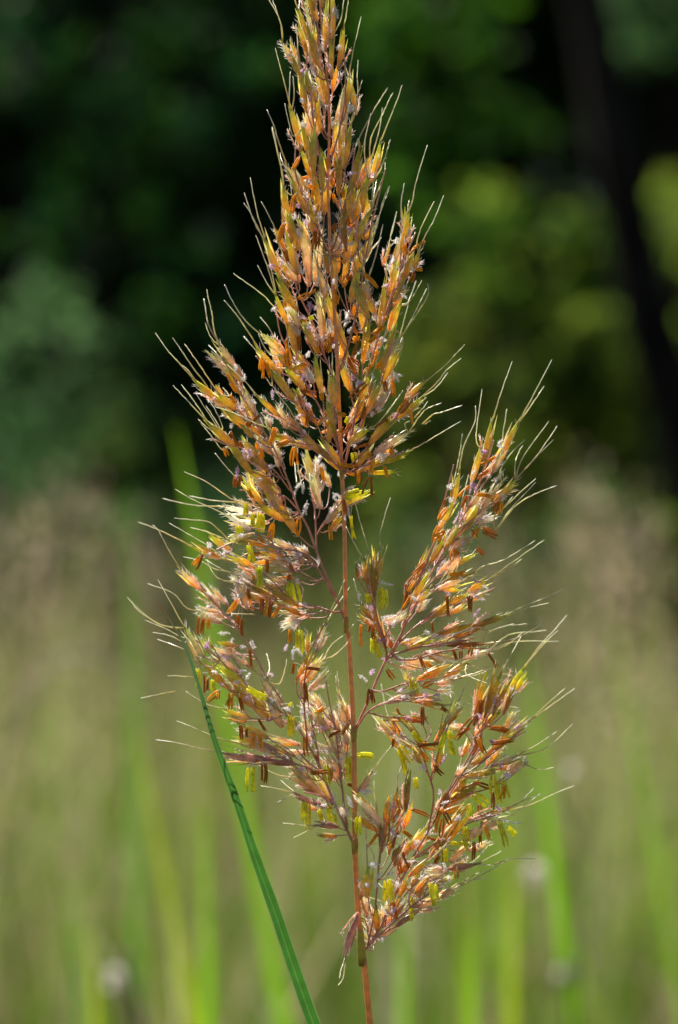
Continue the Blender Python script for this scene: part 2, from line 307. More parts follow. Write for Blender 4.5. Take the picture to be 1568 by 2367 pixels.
((-221,11,-343),(-258,16,-310),20,"k",14,(-205,2,-367)),
((-201,83,-334),(-230,73,-313),16,"k",9,(-154,64,-363)),
((-51,84,-434),(-67,90,-401),20,"w",15,(-58,50,-462)),
((-37,46,-428),(-54,47,-395),18,"k",10,(-11,31,-455)),
((22,24,-449),(6,13,-409),20,"k",17,(34,1,-476)),
((-11,59,-451),(-21,55,-432),16,"k",10,(-7,29,-479)),
((76,-85,-183),(70,-95,-113),20,"d",21,(82,-33,-226)),
((67,-52,-174),(54,-64,-105),16,"d",21,(79,-38,-213)),
((72,-28,-230),(48,-17,-201),18,"d",21,(91,-15,-263)),
((100,-5,-287),(74,-10,-211),21,"b",21,(104,11,-313)),
((156,-5,-192),(189,2,-139),20,"g",23,(139,16,-247)),
((214,56,-167),(284,61,-137),20,"k",17,(164,24,-202)),
((281,68,-174),(320,56,-150),20,"g",18,(248,58,-205)),
((203,14,-225),(239,7,-192),20,"g",18,(174,38,-242)),
((241,62,-200),(277,57,-180),20,"g",18,(212,48,-220)),
((218,-28,-260),(286,-49,-242),21,"d",19,(175,-9,-289)),
((287,-76,-241),(349,-86,-218),16,"d",19,(228,-26,-281)),
((146,3,-297),(196,9,-278),21,"g",19,(110,15,-306)),
((193,7,-287),(239,1,-274),18,"k",19,(165,-6,-292)),
((237,-29,-286),(309,-30,-282),16,"b",19,(205,-19,-284)),
((187,36,-305),(243,23,-321),18,"w",22,(157,20,-319)),
((138,52,-323),(194,42,-325),18,"k",22,(117,12,-307)),
((275,79,-321),(326,93,-305),16,"k",22,(218,31,-302)),
((170,3,-360),(225,2,-333),26,"o",25,(140,24,-371)),
((231,52,-356),(278,67,-330),20,"g",25,(188,35,-357)),
((214,49,-372),(247,45,-362),16,"k",25,(176,32,-361)),
((106,-39,-406),(156,-24,-387),20,"k",20,(77,-23,-418)),
((164,-71,-404),(216,-68,-411),18,"o",20,(127,-41,-401)),
((150,18,-374),(140,18,-331),10,"p",25,(113,18,-380)),
((179,-9,-451),(116,-23,-440),16,"b",5,(173,-24,-505)),
((115,70,-483),(85,71,-447),20,"p",24,(114,18,-448)),
((142,73,-497),(112,79,-457),16,"o",24,(127,32,-466)),
((178,-50,-497),(139,-35,-449),20,"g",5,(184,-14,-536)),
((213,-71,-495),(225,-86,-445),20,"g",6,(208,-36,-532)),
((228,-98,-444),(248,-98,-409),18,"p",6,(213,-52,-509)),
((205,-30,-554),(217,-36,-504),23,"g",6,(197,-2,-578)),
((318,66,-440),(350,57,-349),23,"d",4,(310,89,-481)),
((295,81,-461),(316,92,-408),20,"b",4,(298,83,-505)),
((337,61,-436),(374,72,-370),20,"d",4,(315,92,-469)),
((371,133,-397),(401,119,-346),18,"y",4,(332,103,-423)),
((299,101,-486),(347,110,-440),20,"g",4,(284,76,-529)),
((322,80,-531),(378,70,-483),20,"g",7,(296,59,-554)),
((365,78,-491),(411,74,-457),16,"k",7,(337,68,-521)),
((292,88,-528),(309,90,-491),20,"b",0,(270,53,-563)),
((276,37,-570),(336,34,-553),20,"g",7,(262,52,-576)),
((334,62,-552),(383,47,-528),16,"k",7,(276,55,-567)),
((362,29,-569),(402,38,-544),20,"k",8,(339,42,-592)),
((175,-37,-534),(159,-29,-508),20,"g",5,(194,-5,-568)),
((254,59,-572),(277,54,-552),16,"k",4,(232,48,-623)),
((272,98,-475),(235,92,-472),10,"p",4,(277,73,-540)),
((110,-16,-244),(146,-4,-218),16,"k",21,(100,1,-296)),
((168,58,-217),(188,64,-194),20,"k",17,(140,20,-250)),
((-153,-62,-478),(-209,-47,-453),23,"g",13,(-97,-35,-537)),
((-138,-22,-510),(-204,-20,-497),20,"k",13,(-114,-46,-529)),
((-144,-47,-528),(-244,-75,-511),21,"v",13,(-114,-46,-529)),
((-96,-21,-540),(-154,-23,-527),18,"v",13,(-73,-19,-546)),
((-87,57,-504),(-143,62,-492),20,"k",16,(-82,30,-524)),
((-126,42,-463),(-152,25,-405),28,"k",14,(-98,49,-450)),
((-44,89,-453),(-64,77,-402),25,"k",15,(-53,46,-482)),
((-30,41,-473),(-50,36,-429),21,"k",10,(-2,25,-520)),
((-57,46,-486),(-73,52,-444),16,"k",15,(-46,39,-519)),
((0,71,-472),(-20,64,-431),21,"k",10,(-3,26,-506)),
((16,21,-458),(3,15,-405),18,"k",17,(32,0,-473)),
((3,39,-542),(-14,35,-475),21,"k",10,(5,19,-581)),
((-37,11,-609),(-89,-5,-551),25,"k",11,(-18,17,-626)),
((-66,14,-593),(-103,24,-574),21,"k",11,(-49,19,-609)),
((0,32,-574),(-24,24,-527),21,"k",10,(9,16,-612)),
((-34,42,-638),(-63,52,-623),16,"v",11,(-7,17,-633)),
((-57,16,-626),(-93,7,-605),18,"v",11,(-26,18,-621)),
((-4,-8,-676),(-46,-19,-671),20,"v",9,(21,5,-692)),
((16,13,-658),(3,7,-638),20,"w",10,(17,7,-684)),
((42,13,-599),(69,7,-562),16,"k",10,(14,10,-661)),
((-20,41,-522),(-47,49,-503),16,"k",10,(3,20,-565)),
((19,53,-503),(9,51,-463),16,"k",10,(3,20,-565)),
((-66,-2,-571),(-99,-1,-545),16,"k",13,(-35,12,-575)),
((114,-88,-641),(123,-93,-591),21,"o",2,(96,-70,-675)),
((100,-100,-660),(100,-105,-621),18,"o",2,(91,-64,-699)),
((90,-39,-724),(88,-50,-673),18,"d",2,(84,-48,-759)),
((142,-94,-629),(151,-89,-560),21,"d",2,(96,-70,-675)),
((136,-52,-676),(153,-61,-626),21,"o",2,(89,-60,-711)),
((89,-75,-660),(40,-86,-609),23,"w",2,(91,-64,-699)),
((75,-67,-650),(58,-68,-629),18,"k",2,(89,-60,-711)),
((246,63,-617),(275,73,-582),28,"d",8,(235,46,-619)),
((232,57,-638),(285,38,-600),28,"d",0,(205,40,-668)),
((216,15,-644),(234,20,-606),25,"b",0,(199,38,-680)),
((202,40,-729),(245,39,-686),21,"d",3,(165,28,-745)),
((223,21,-720),(279,-6,-649),23,"d",3,(177,28,-737)),
((194,10,-744),(230,26,-696),21,"d",3,(157,29,-751)),
((285,54,-666),(355,69,-650),21,"k",3,(245,24,-691)),
((318,62,-685),(347,57,-670),18,"k",3,(259,24,-682)),
((280,12,-705),(319,2,-675),21,"k",3,(204,26,-717)),
((242,39,-754),(278,44,-723),21,"k",3,(157,29,-751)),
((152,47,-730),(185,54,-688),23,"g",0,(142,25,-781)),
((138,38,-744),(156,43,-715),21,"o",0,(134,23,-796)),
((114,-66,-742),(128,-65,-713),18,"d",2,(83,-41,-785)),
((151,-13,-780),(187,-5,-753),21,"d",0,(118,19,-828)),
((234,-76,-758),(291,-61,-749),21,"v",1,(183,-46,-820)),
((179,-30,-785),(218,-34,-777),14,"w",1,(152,-34,-845)),
((206,-68,-784),(248,-75,-772),12,"p",1,(183,-46,-820)),
((159,21,-806),(173,24,-781),21,"g",0,(104,14,-860)),
((130,-5,-824),(144,-15,-787),21,"o",0,(97,12,-876)),
((164,-41,-812),(186,-39,-784),20,"o",1,(142,-30,-854)),
((141,28,-810),(187,20,-827),12,"p",0,(111,16,-843)),
((172,-20,-850),(221,-37,-819),21,"k",1,(132,-26,-864)),
((220,-54,-821),(249,-55,-801),18,"k",1,(172,-42,-828)),
((126,6,-890),(169,11,-862),20,"v",1,(87,-5,-907)),
((91,30,-918),(130,29,-889),18,"k",1,(69,4,-924)),
((61,-58,-817),(61,-66,-759),25,"g",2,(75,-18,-865)),
((59,22,-870),(55,27,-828),21,"k",2,(66,-5,-909)),
((81,-14,-897),(81,-27,-849),21,"d",0,(62,3,-932)),
((77,18,-913),(52,23,-871),14,"p",0,(56,1,-939)),
((115,-14,-865),(101,-18,-843),18,"k",1,(87,-5,-907)),
((95,32,-893),(131,45,-856),18,"k",0,(69,4,-924)),
((40,-34,-862),(14,-60,-947),21,"v",2,(64,-1,-920)),
((220,-58,-760),(188,-59,-764),18,"k",1,(183,-46,-820)),
((112,25,-864),(130,19,-834),18,"o",0,(83,8,-903)),
((186,-16,-836),(158,-12,-844),18,"k",1,(152,-34,-845)),
((-43,37,999),(-80,53,1064),13,"g",49,(-37,7,967)),
((-32,-32,990),(-15,-49,1048),13,"k",50,(-18,-11,979)),
((-68,9,971),(-65,29,1050),17,"g",49,(-25,0,929)),
((-47,-33,980),(-53,-45,1027),12,"g",46,(-79,-42,939)),
((-89,28,977),(-104,21,1012),12,"g",46,(-76,-40,929)),
((-50,-37,877),(-61,-45,916),14,"o",46,(-57,-27,854)),
((-46,52,889),(-72,30,956),13,"k",47,(-31,7,820)),
((35,14,859),(28,14,915),15,"g",48,(3,-16,831)),
((-13,22,831),(8,33,891),11,"k",48,(-6,-10,792)),
((-72,58,1086),(-66,56,1132),13,"g",49,(-54,18,1042)),
((-24,22,1099),(-21,20,1143),15,"g",50,(-14,-17,1010)),
((-48,23,812),(-42,14,868),17,"k",46,(-38,-10,759)),
((-48,64,630),(-51,44,697),20,"g",43,(-37,8,592)),
((8,76,755),(13,96,835),14,"o",48,(-23,0,745)),
((4,3,745),(2,-3,823),13,"g",44,(23,-34,702)),
((-20,22,700),(-29,27,765),14,"g",44,(10,-22,644)),
((-68,82,697),(-95,87,740),14,"g",43,(-67,19,657)),
((-46,29,645),(-50,26,714),19,"g",43,(-50,13,620)),
((-65,49,581),(-88,35,631),15,"g",43,(-22,2,557)),
((-121,102,631),(-120,106,686),17,"g",41,(-111,53,589)),
((-118,59,571),(-136,53,610),17,"o",41,(-103,46,541)),
((40,-12,706),(67,-7,759),16,"o",44,(15,-27,667)),
((11,7,641),(14,-1,695),23,"g",45,(2,-15,609)),
((41,74,712),(51,77,751),13,"o",45,(45,15,672)),
((57,39,626),(60,47,682),20,"g",45,(8,-10,617)),
((29,29,611),(18,14,664),14,"g",45,(2,-15,609)),
((58,-23,584),(72,-21,611),15,"g",42,(54,-22,527)),
((30,1,599),(14,-15,659),16,"o",44,(-16,-2,558)),
((-83,83,573),(-78,75,626),17,"g",41,(-100,43,524)),
((-100,55,503),(-135,66,551),17,"g",41,(-93,38,491)),
((-52,81,500),(-37,111,605),23,"k",41,(-80,33,457)),
((13,57,548),(17,50,583),17,"k",44,(-18,0,555)),
((10,34,497),(17,39,560),18,"g",42,(35,-12,416)),
((-2,28,520),(-7,23,572),18,"g",44,(-18,0,555)),
((30,47,519),(47,50,562),21,"g",42,(44,-16,461)),
((77,3,426),(53,-5,470),22,"g",42,(27,-9,386)),
((54,-1,464),(51,-6,489),12,"o",42,(38,-13,426)),
((-95,62,414),(-120,70,479),17,"g",41,(-59,26,414)),
((-4,17,552),(0,27,598),15,"b",44,(-18,0,555)),
((155,86,588),(146,102,653),17,"g",35,(136,43,533)),
((97,79,538),(110,88,577),12,"o",35,(123,40,497)),
((142,80,533),(157,88,561),9,"g",35,(123,40,497)),
((132,51,495),(147,62,532),16,"d",35,(114,38,471)),
((113,98,502),(119,92,536),17,"d",35,(105,35,443)),
((120,27,445),(143,36,481),16,"g",35,(97,33,415)),
((-73,72,296),(-102,81,321),14,"g",38,(-66,21,267)),
((-23,85,438),(-41,86,467),13,"g",41,(-45,19,372)),
((5,60,332),(6,55,385),16,"g",42,(1,0,304)),
((24,79,283),(11,78,314),15,"g",35,(43,16,240)),
((-77,51,336),(-96,47,326),14,"d",38,(-66,21,267)),
((-125,74,302),(-141,72,319),15,"g",38,(-81,24,295)),
((-125,123,312),(-149,117,363),18,"g",39,(-126,48,269)),
((-74,63,280),(-88,58,299),11,"d",38,(-55,19,250)),
((-80,79,231),(-90,72,263),15,"g",39,(-50,22,202)),
((-17,65,373),(-28,71,401),13,"k",42,(1,0,304)),
((-68,53,366),(-63,57,399),13,"k",41,(-33,13,340)),
((114,50,259),(113,57,298),16,"k",36,(71,-13,231)),
((59,44,241),(71,50,281),16,"d",35,(33,12,202)),
((26,92,204),(56,101,238),18,"g",35,(23,6,146)),
((113,45,260),(110,48,284),8,"b",36,(71,-13,231)),
((114,8,205),(162,21,222),18,"g",33,(96,-22,171)),
((-242,115,301),(-285,131,346),17,"k",26,(-214,70,260)),
((-194,125,207),(-212,139,254),18,"g",26,(-163,59,174)),
((-250,133,248),(-267,131,274),17,"o",26,(-177,62,198)),
((-226,120,208),(-260,110,235),22,"g",26,(-170,60,185)),
((-167,72,178),(-195,64,222),16,"o",26,(-147,55,148)),
((-171,60,169),(-195,63,187),18,"g",26,(-142,54,140)),
((-151,91,186),(-158,95,205),15,"k",26,(-152,56,156)),
((-191,-2,113),(-202,5,148),15,"g",32,(-153,-11,101)),
((-1,68,94),(-36,53,137),21,"g",38,(6,0,90)),
((-103,9,146),(-137,17,159),12,"g",37,(-50,-19,146)),
((-62,106,68),(-76,99,116),14,"p",30,(-58,55,37)),
((-19,137,56),(-34,133,92),15,"k",30,(-53,48,9)),
((-20,-29,153),(-21,-25,220),19,"g",40,(-1,-20,142)),
((-69,74,188),(-90,70,233),18,"g",39,(-42,19,197)),
((-144,46,67),(-184,48,81),15,"g",29,(-127,29,38)),
((-129,119,127),(-144,118,157),14,"g",26,(-121,48,95)),
((21,34,157),(37,29,185),10,"g",36,(26,8,160)),
((-91,-22,177),(-111,-16,211),11,"g",37,(-75,-26,166)),
((-153,22,60),(-171,18,114),15,"g",32,(-127,9,76)),
((-183,46,23),(-198,34,76),21,"k",29,(-127,29,38)),
((-125,37,18),(-146,44,63),17,"g",29,(-85,36,0)),
((-113,37,0),(-150,46,32),21,"g",29,(-85,36,0)),
((-156,81,-22),(-220,78,-17),14,"w",29,(-119,30,35)),
((-53,93,20),(-49,88,82),17,"w",30,(-51,43,-16)),
((-7,47,16),(31,49,27),13,"g",31,(-16,6,-3)),
((-19,49,-39),(4,45,-12),19,"o",31,(-43,27,-40)),
((86,11,116),(128,2,157),15,"g",34,(54,-31,97)),
((66,-20,84),(120,-19,86),13,"y",34,(45,-25,94)),
((329,74,95),(365,57,155),16,"g",17,(307,44,72)),
((313,70,76),(340,75,104),15,"k",17,(294,42,40)),
((327,71,28),(380,72,54),15,"d",17,(252,36,-39)),
((221,62,-83),(234,70,-45),14,"o",17,(207,30,-118)),
((141,36,-161),(175,38,-132),19,"b",23,(157,6,-189)),
((229,69,-79),(262,79,-52),19,"d",17,(207,30,-118)),
((225,62,-170),(264,72,-171),15,"g",17,(176,26,-178)),
((41,-55,-144),(40,-63,-111),13,"d",21,(71,-55,-175)),
((84,-42,-152),(75,-45,-121),12,"g",21,(71,-55,-175)),
((75,-38,-140),(75,-36,-88),13,"o",21,(71,-55,-175)),
((301,125,-18),(326,120,15),18,"k",17,(243,35,-55)),
((244,87,-49),(272,93,-25),18,"k",17,(220,32,-95)),
((291,56,5),(305,60,28),17,"k",17,(252,36,-39)),
((251,51,-71),(246,59,-113),14,"d",17,(207,30,-118)),
((-201,15,-32),(-237,9,-60),14,"p",27,(-139,-22,-73)),
((-141,22,-103),(-181,11,-112),13,"o",27,(-104,-17,-82)),
((-232,-24,-82),(-271,-15,-56),18,"g",27,(-225,-35,-64)),
((-178,-48,-141),(-214,-58,-111),14,"o",28,(-122,-41,-183)),
((-119,-7,-94),(-152,-3,-79),12,"o",27,(-75,-13,-90)),
((-108,27,-126),(-146,21,-109),13,"k",27,(-75,-13,-90)),
((-86,73,-97),(-118,77,-74),17,"k",27,(-68,-12,-96)),
((-69,34,-92),(-81,39,-78),18,"k",27,(-48,-7,-119)),
((-68,49,-90),(-89,48,-80),21,"k",27,(-48,-7,-119)),
((-86,27,-128),(-108,28,-104),9,"b",27,(-33,-3,-142)),
((-106,42,-139),(-117,46,-115),12,"k",27,(-33,-3,-142)),
((-110,-8,-112),(-147,-16,-103),12,"p",27,(-54,-9,-110)),
((-103,18,-140),(-128,24,-142),11,"o",28,(-82,-28,-191)),
((-128,17,-168),(-151,21,-152),13,"k",28,(-82,-28,-191)),
((-83,-3,-221),(-135,-9,-197),19,"o",28,(-51,-17,-202)),
((-124,-26,-165),(-166,-14,-153),15,"d",28,(-112,-38,-184)),
((-148,-57,-186),(-199,-45,-174),16,"d",28,(-112,-38,-184)),
((-191,-23,-154),(-224,-27,-146),10,"w",28,(-132,-45,-181)),
((-187,-20,-159),(-222,-15,-144),12,"g",28,(-132,-45,-181)),
((-214,-30,-195),(-217,-23,-154),18,"k",28,(-132,-45,-181)),
((-184,-39,-207),(-204,-42,-164),15,"o",28,(-132,-45,-181)),
((-246,148,-201),(-278,156,-170),15,"k",9,(-243,87,-230)),
((-262,140,-220),(-302,150,-209),15,"k",9,(-224,83,-253)),
((-253,166,-232),(-295,163,-218),17,"k",9,(-224,83,-253)),
((-64,45,-230),(-109,35,-211),10,"o",28,(-21,-6,-212)),
((-75,33,-205),(-125,29,-206),9,"k",28,(-21,-6,-212)),
((-94,46,-222),(-119,48,-241),12,"w",28,(-31,-10,-209)),
((-229,138,-308),(-256,142,-294),16,"g",9,(-180,72,-317)),
((-225,127,-313),(-257,118,-319),13,"g",9,(-180,72,-317)),
((-303,24,-324),(-321,34,-263),17,"p",14,(-255,-20,-317)),
((-269,-31,-289),(-283,-27,-270),10,"y",14,(-255,-20,-317)),
((-248,47,-325),(-276,49,-319),13,"k",14,(-213,-1,-360)),
((-239,54,-323),(-270,63,-311),17,"k",14,(-213,-1,-360)),
((-208,63,-393),(-248,50,-320),21,"k",14,(-179,12,-388)),
((-206,12,-367),(-256,8,-334),17,"y",14,(-171,16,-395)),
((-180,70,-413),(-215,81,-384),19,"g",14,(-136,31,-423)),
((-183,45,-414),(-216,51,-382),17,"g",14,(-136,31,-423)),
((-148,74,-436),(-164,66,-393),21,"g",14,(-103,46,-447)),
((-135,82,-453),(-161,88,-413),20,"g",14,(-103,46,-447)),
((-205,67,-454),(-242,75,-443),20,"g",14,(-119,39,-436)),
((-150,79,-423),(-157,73,-392),18,"o",14,(-128,35,-430)),
((-126,59,-420),(-139,65,-394),14,"k",14,(-103,46,-447)),
((-139,70,-449),(-152,68,-426),15,"g",14,(-103,46,-447)),
((-82,12,-366),(-53,25,-323),16,"o",12,(-75,12,-403)),
((-68,27,-305),(-68,30,-263),13,"g",12,(-69,-6,-332)),
((-65,83,-384),(-29,90,-352),20,"k",12,(-75,16,-417)),
((-222,67,-356),(-252,78,-321),16,"k",14,(-205,2,-367)),
((-31,147,-432),(-51,150,-408),18,"g",15,(-58,50,-462)),
((-62,147,-445),(-76,152,-416),14,"w",15,(-58,50,-462)),
((13,51,-464),(-1,49,-426),15,"k",17,(34,1,-476)),
((0,104,-454),(-13,109,-440),13,"k",10,(-7,29,-479)),
((-22,105,-457),(-25,107,-441),12,"k",10,(-7,29,-479)),
((69,-1,-245),(43,-7,-224),16,"d",21,(91,-15,-263)),
((119,43,-298),(82,41,-247),20,"b",21,(104,11,-313)),
((162,37,-200),(195,38,-164),14,"g",23,(139,16,-247)),
((279,123,-196),(319,120,-178),15,"g",18,(248,58,-205)),
((202,52,-218),(240,44,-202),18,"k",18,(174,38,-242)),
((244,89,-221),(273,96,-202),18,"g",18,(212,48,-220)),
((278,-39,-261),(316,-50,-229),12,"o",19,(228,-26,-281)),
((137,37,-283),(178,25,-271),18,"g",19,(110,15,-306)),
((231,10,-274),(281,15,-258),15,"b",19,(205,-19,-284)),
((134,99,-339),(180,112,-336),17,"k",22,(117,12,-307)),
((214,97,-391),(239,99,-390),12,"k",25,(176,32,-361)),
((163,-42,-390),(210,-41,-401),17,"g",20,(127,-41,-401)),
((162,78,-386),(147,72,-353),9,"o",25,(113,18,-380)),
((187,38,-446),(132,38,-450),14,"d",5,(173,-24,-505)),
((123,116,-483),(100,118,-459),19,"o",24,(114,18,-448)),
((133,117,-522),(106,114,-488),14,"o",24,(127,32,-466)),
((180,-20,-521),(142,-17,-498),18,"o",5,(184,-14,-536)),
((206,-14,-489),(232,-5,-451),14,"o",6,(208,-36,-532)),
((235,-69,-449),(259,-66,-420),13,"o",6,(213,-52,-509)),
((302,96,-436),(321,76,-353),21,"d",4,(310,89,-481)),
((314,116,-470),(332,124,-430),18,"o",4,(298,83,-505)),
((360,87,-438),(382,98,-387),17,"d",4,(315,92,-469)),
((390,182,-398),(412,178,-360),14,"y",4,(332,103,-423)),
((326,123,-555),(353,107,-506),17,"g",7,(296,59,-554)),
((362,109,-477),(387,97,-438),16,"k",7,(337,68,-521)),
((270,135,-536),(285,129,-505),16,"o",0,(270,53,-563)),
((286,89,-553),(334,98,-523),17,"g",7,(262,52,-576)),
((345,114,-565),(386,113,-551),13,"o",7,(276,55,-567)),
((367,81,-562),(394,78,-535),18,"k",8,(339,42,-592)),
((267,121,-591),(283,128,-569),14,"k",4,(232,48,-623)),
((271,141,-467),(240,147,-472),8,"o",4,(277,73,-540)),
((94,9,-238),(129,8,-226),15,"k",21,(100,1,-296)),
((161,107,-202),(175,111,-185),18,"k",17,(140,20,-250)),
((-172,-29,-489),(-218,-22,-482),20,"g",13,(-97,-35,-537)),
((-169,-34,-493),(-210,-19,-468),18,"w",13,(-97,-35,-537)),
((-146,7,-526),(-234,-15,-523),16,"v",13,(-114,-46,-529)),
((-141,2,-520),(-211,23,-497),18,"g",13,(-114,-46,-529)),
((-99,16,-525),(-152,15,-508),14,"g",13,(-73,-19,-546)),
((-82,36,-563),(-121,49,-540),14,"k",13,(-73,-19,-546)),
((-78,113,-525),(-120,116,-532),17,"k",16,(-82,30,-524)),
((-11,91,-470),(-33,98,-435),17,"k",10,(-2,25,-520)),
((-38,82,-477),(-42,76,-442),17,"k",10,(-2,25,-520)),
((-63,88,-501),(-73,81,-460),15,"k",15,(-46,39,-519)),
((-22,115,-479),(-46,126,-445),16,"o",10,(-3,26,-506)),
((-9,120,-477),(-31,111,-454),19,"o",10,(-3,26,-506)),
((17,76,-524),(15,63,-468),20,"k",10,(5,19,-581)),
((-18,63,-623),(-43,58,-571),23,"k",11,(-18,17,-626)),
((-5,66,-583),(-34,56,-545),15,"k",10,(9,16,-612)),
((-23,67,-624),(-40,68,-606),14,"v",11,(-7,17,-633)),
((-15,106,-632),(-33,110,-610),13,"k",11,(-7,17,-633)),
((-50,73,-646),(-78,64,-635),16,"o",11,(-26,18,-621)),
((-54,70,-610),(-84,66,-591),15,"v",11,(-26,18,-621)),
((-7,27,-699),(-41,31,-699),17,"o",9,(21,5,-692)),
((-24,94,-549),(-51,96,-540),14,"k",10,(3,20,-565)),
((-12,106,-517),(-25,108,-497),15,"k",10,(3,20,-565)),
((34,91,-501),(31,94,-468),15,"b",10,(3,20,-565)),
((-56,32,-565),(-79,42,-535),14,"k",13,(-35,12,-575)),
((97,-37,-656),(106,-24,-613),20,"o",2,(96,-70,-675)),
((118,-70,-658),(127,-74,-629),13,"o",2,(91,-64,-699)),
((107,-2,-737),(114,-12,-695),15,"d",2,(84,-48,-759)),
((125,-17,-678),(138,-21,-643),17,"o",2,(89,-60,-711)),
((88,-28,-683),(38,-38,-651),21,"g",2,(91,-64,-699)),
((66,-31,-654),(52,-28,-633),14,"o",2,(89,-60,-711)),
((264,102,-626),(297,104,-598),27,"d",8,(235,46,-619)),
((225,116,-658),(281,114,-645),23,"d",0,(205,40,-668)),
((211,77,-648),(236,75,-621),20,"k",0,(199,38,-680)),
((218,62,-708),(265,70,-652),19,"d",3,(177,28,-737)),
((309,117,-689),(327,121,-675),13,"o",3,(259,24,-682)),
((282,53,-732),(321,56,-718),17,"k",3,(204,26,-717)),
((242,79,-779),(276,80,-766),18,"g",3,(157,29,-751)),
((173,82,-738),(185,71,-697),19,"g",0,(142,25,-781)),
((131,71,-738),(145,73,-714),19,"b",0,(134,23,-796)),
((118,-24,-756),(122,-29,-726),17,"d",2,(83,-41,-785)),
((129,30,-780),(158,21,-751),20,"o",0,(118,19,-828)),
((180,22,-778),(210,16,-759),13,"w",1,(152,-34,-845)),
((194,-39,-777),(227,-45,-779),11,"p",1,(183,-46,-820)),
((126,32,-821),(138,34,-788),17,"o",0,(97,12,-876)),
((172,22,-835),(185,20,-804),14,"o",1,(142,-30,-854)),
((133,60,-802),(167,58,-819),9,"p",0,(111,16,-843)),
((161,35,-853),(201,27,-835),16,"o",1,(132,-26,-864)),
((213,7,-826),(239,8,-810),14,"o",1,(172,-42,-828)),
((118,33,-876),(140,32,-847),15,"v",1,(87,-5,-907)),
((45,-3,-828),(55,-12,-784),20,"g",2,(75,-18,-865)),
((76,70,-888),(60,67,-854),19,"k",2,(66,-5,-909)),
((88,45,-904),(77,38,-861),16,"d",0,(62,3,-932)),
((73,66,-934),(45,60,-906),13,"p",0,(56,1,-939)),
((102,21,-880),(90,15,-858),13,"k",1,(87,-5,-907)),
((228,-31,-771),(205,-31,-769),14,"k",1,(183,-46,-820)),
((201,22,-857),(178,18,-861),16,"k",1,(152,-34,-845)),
]
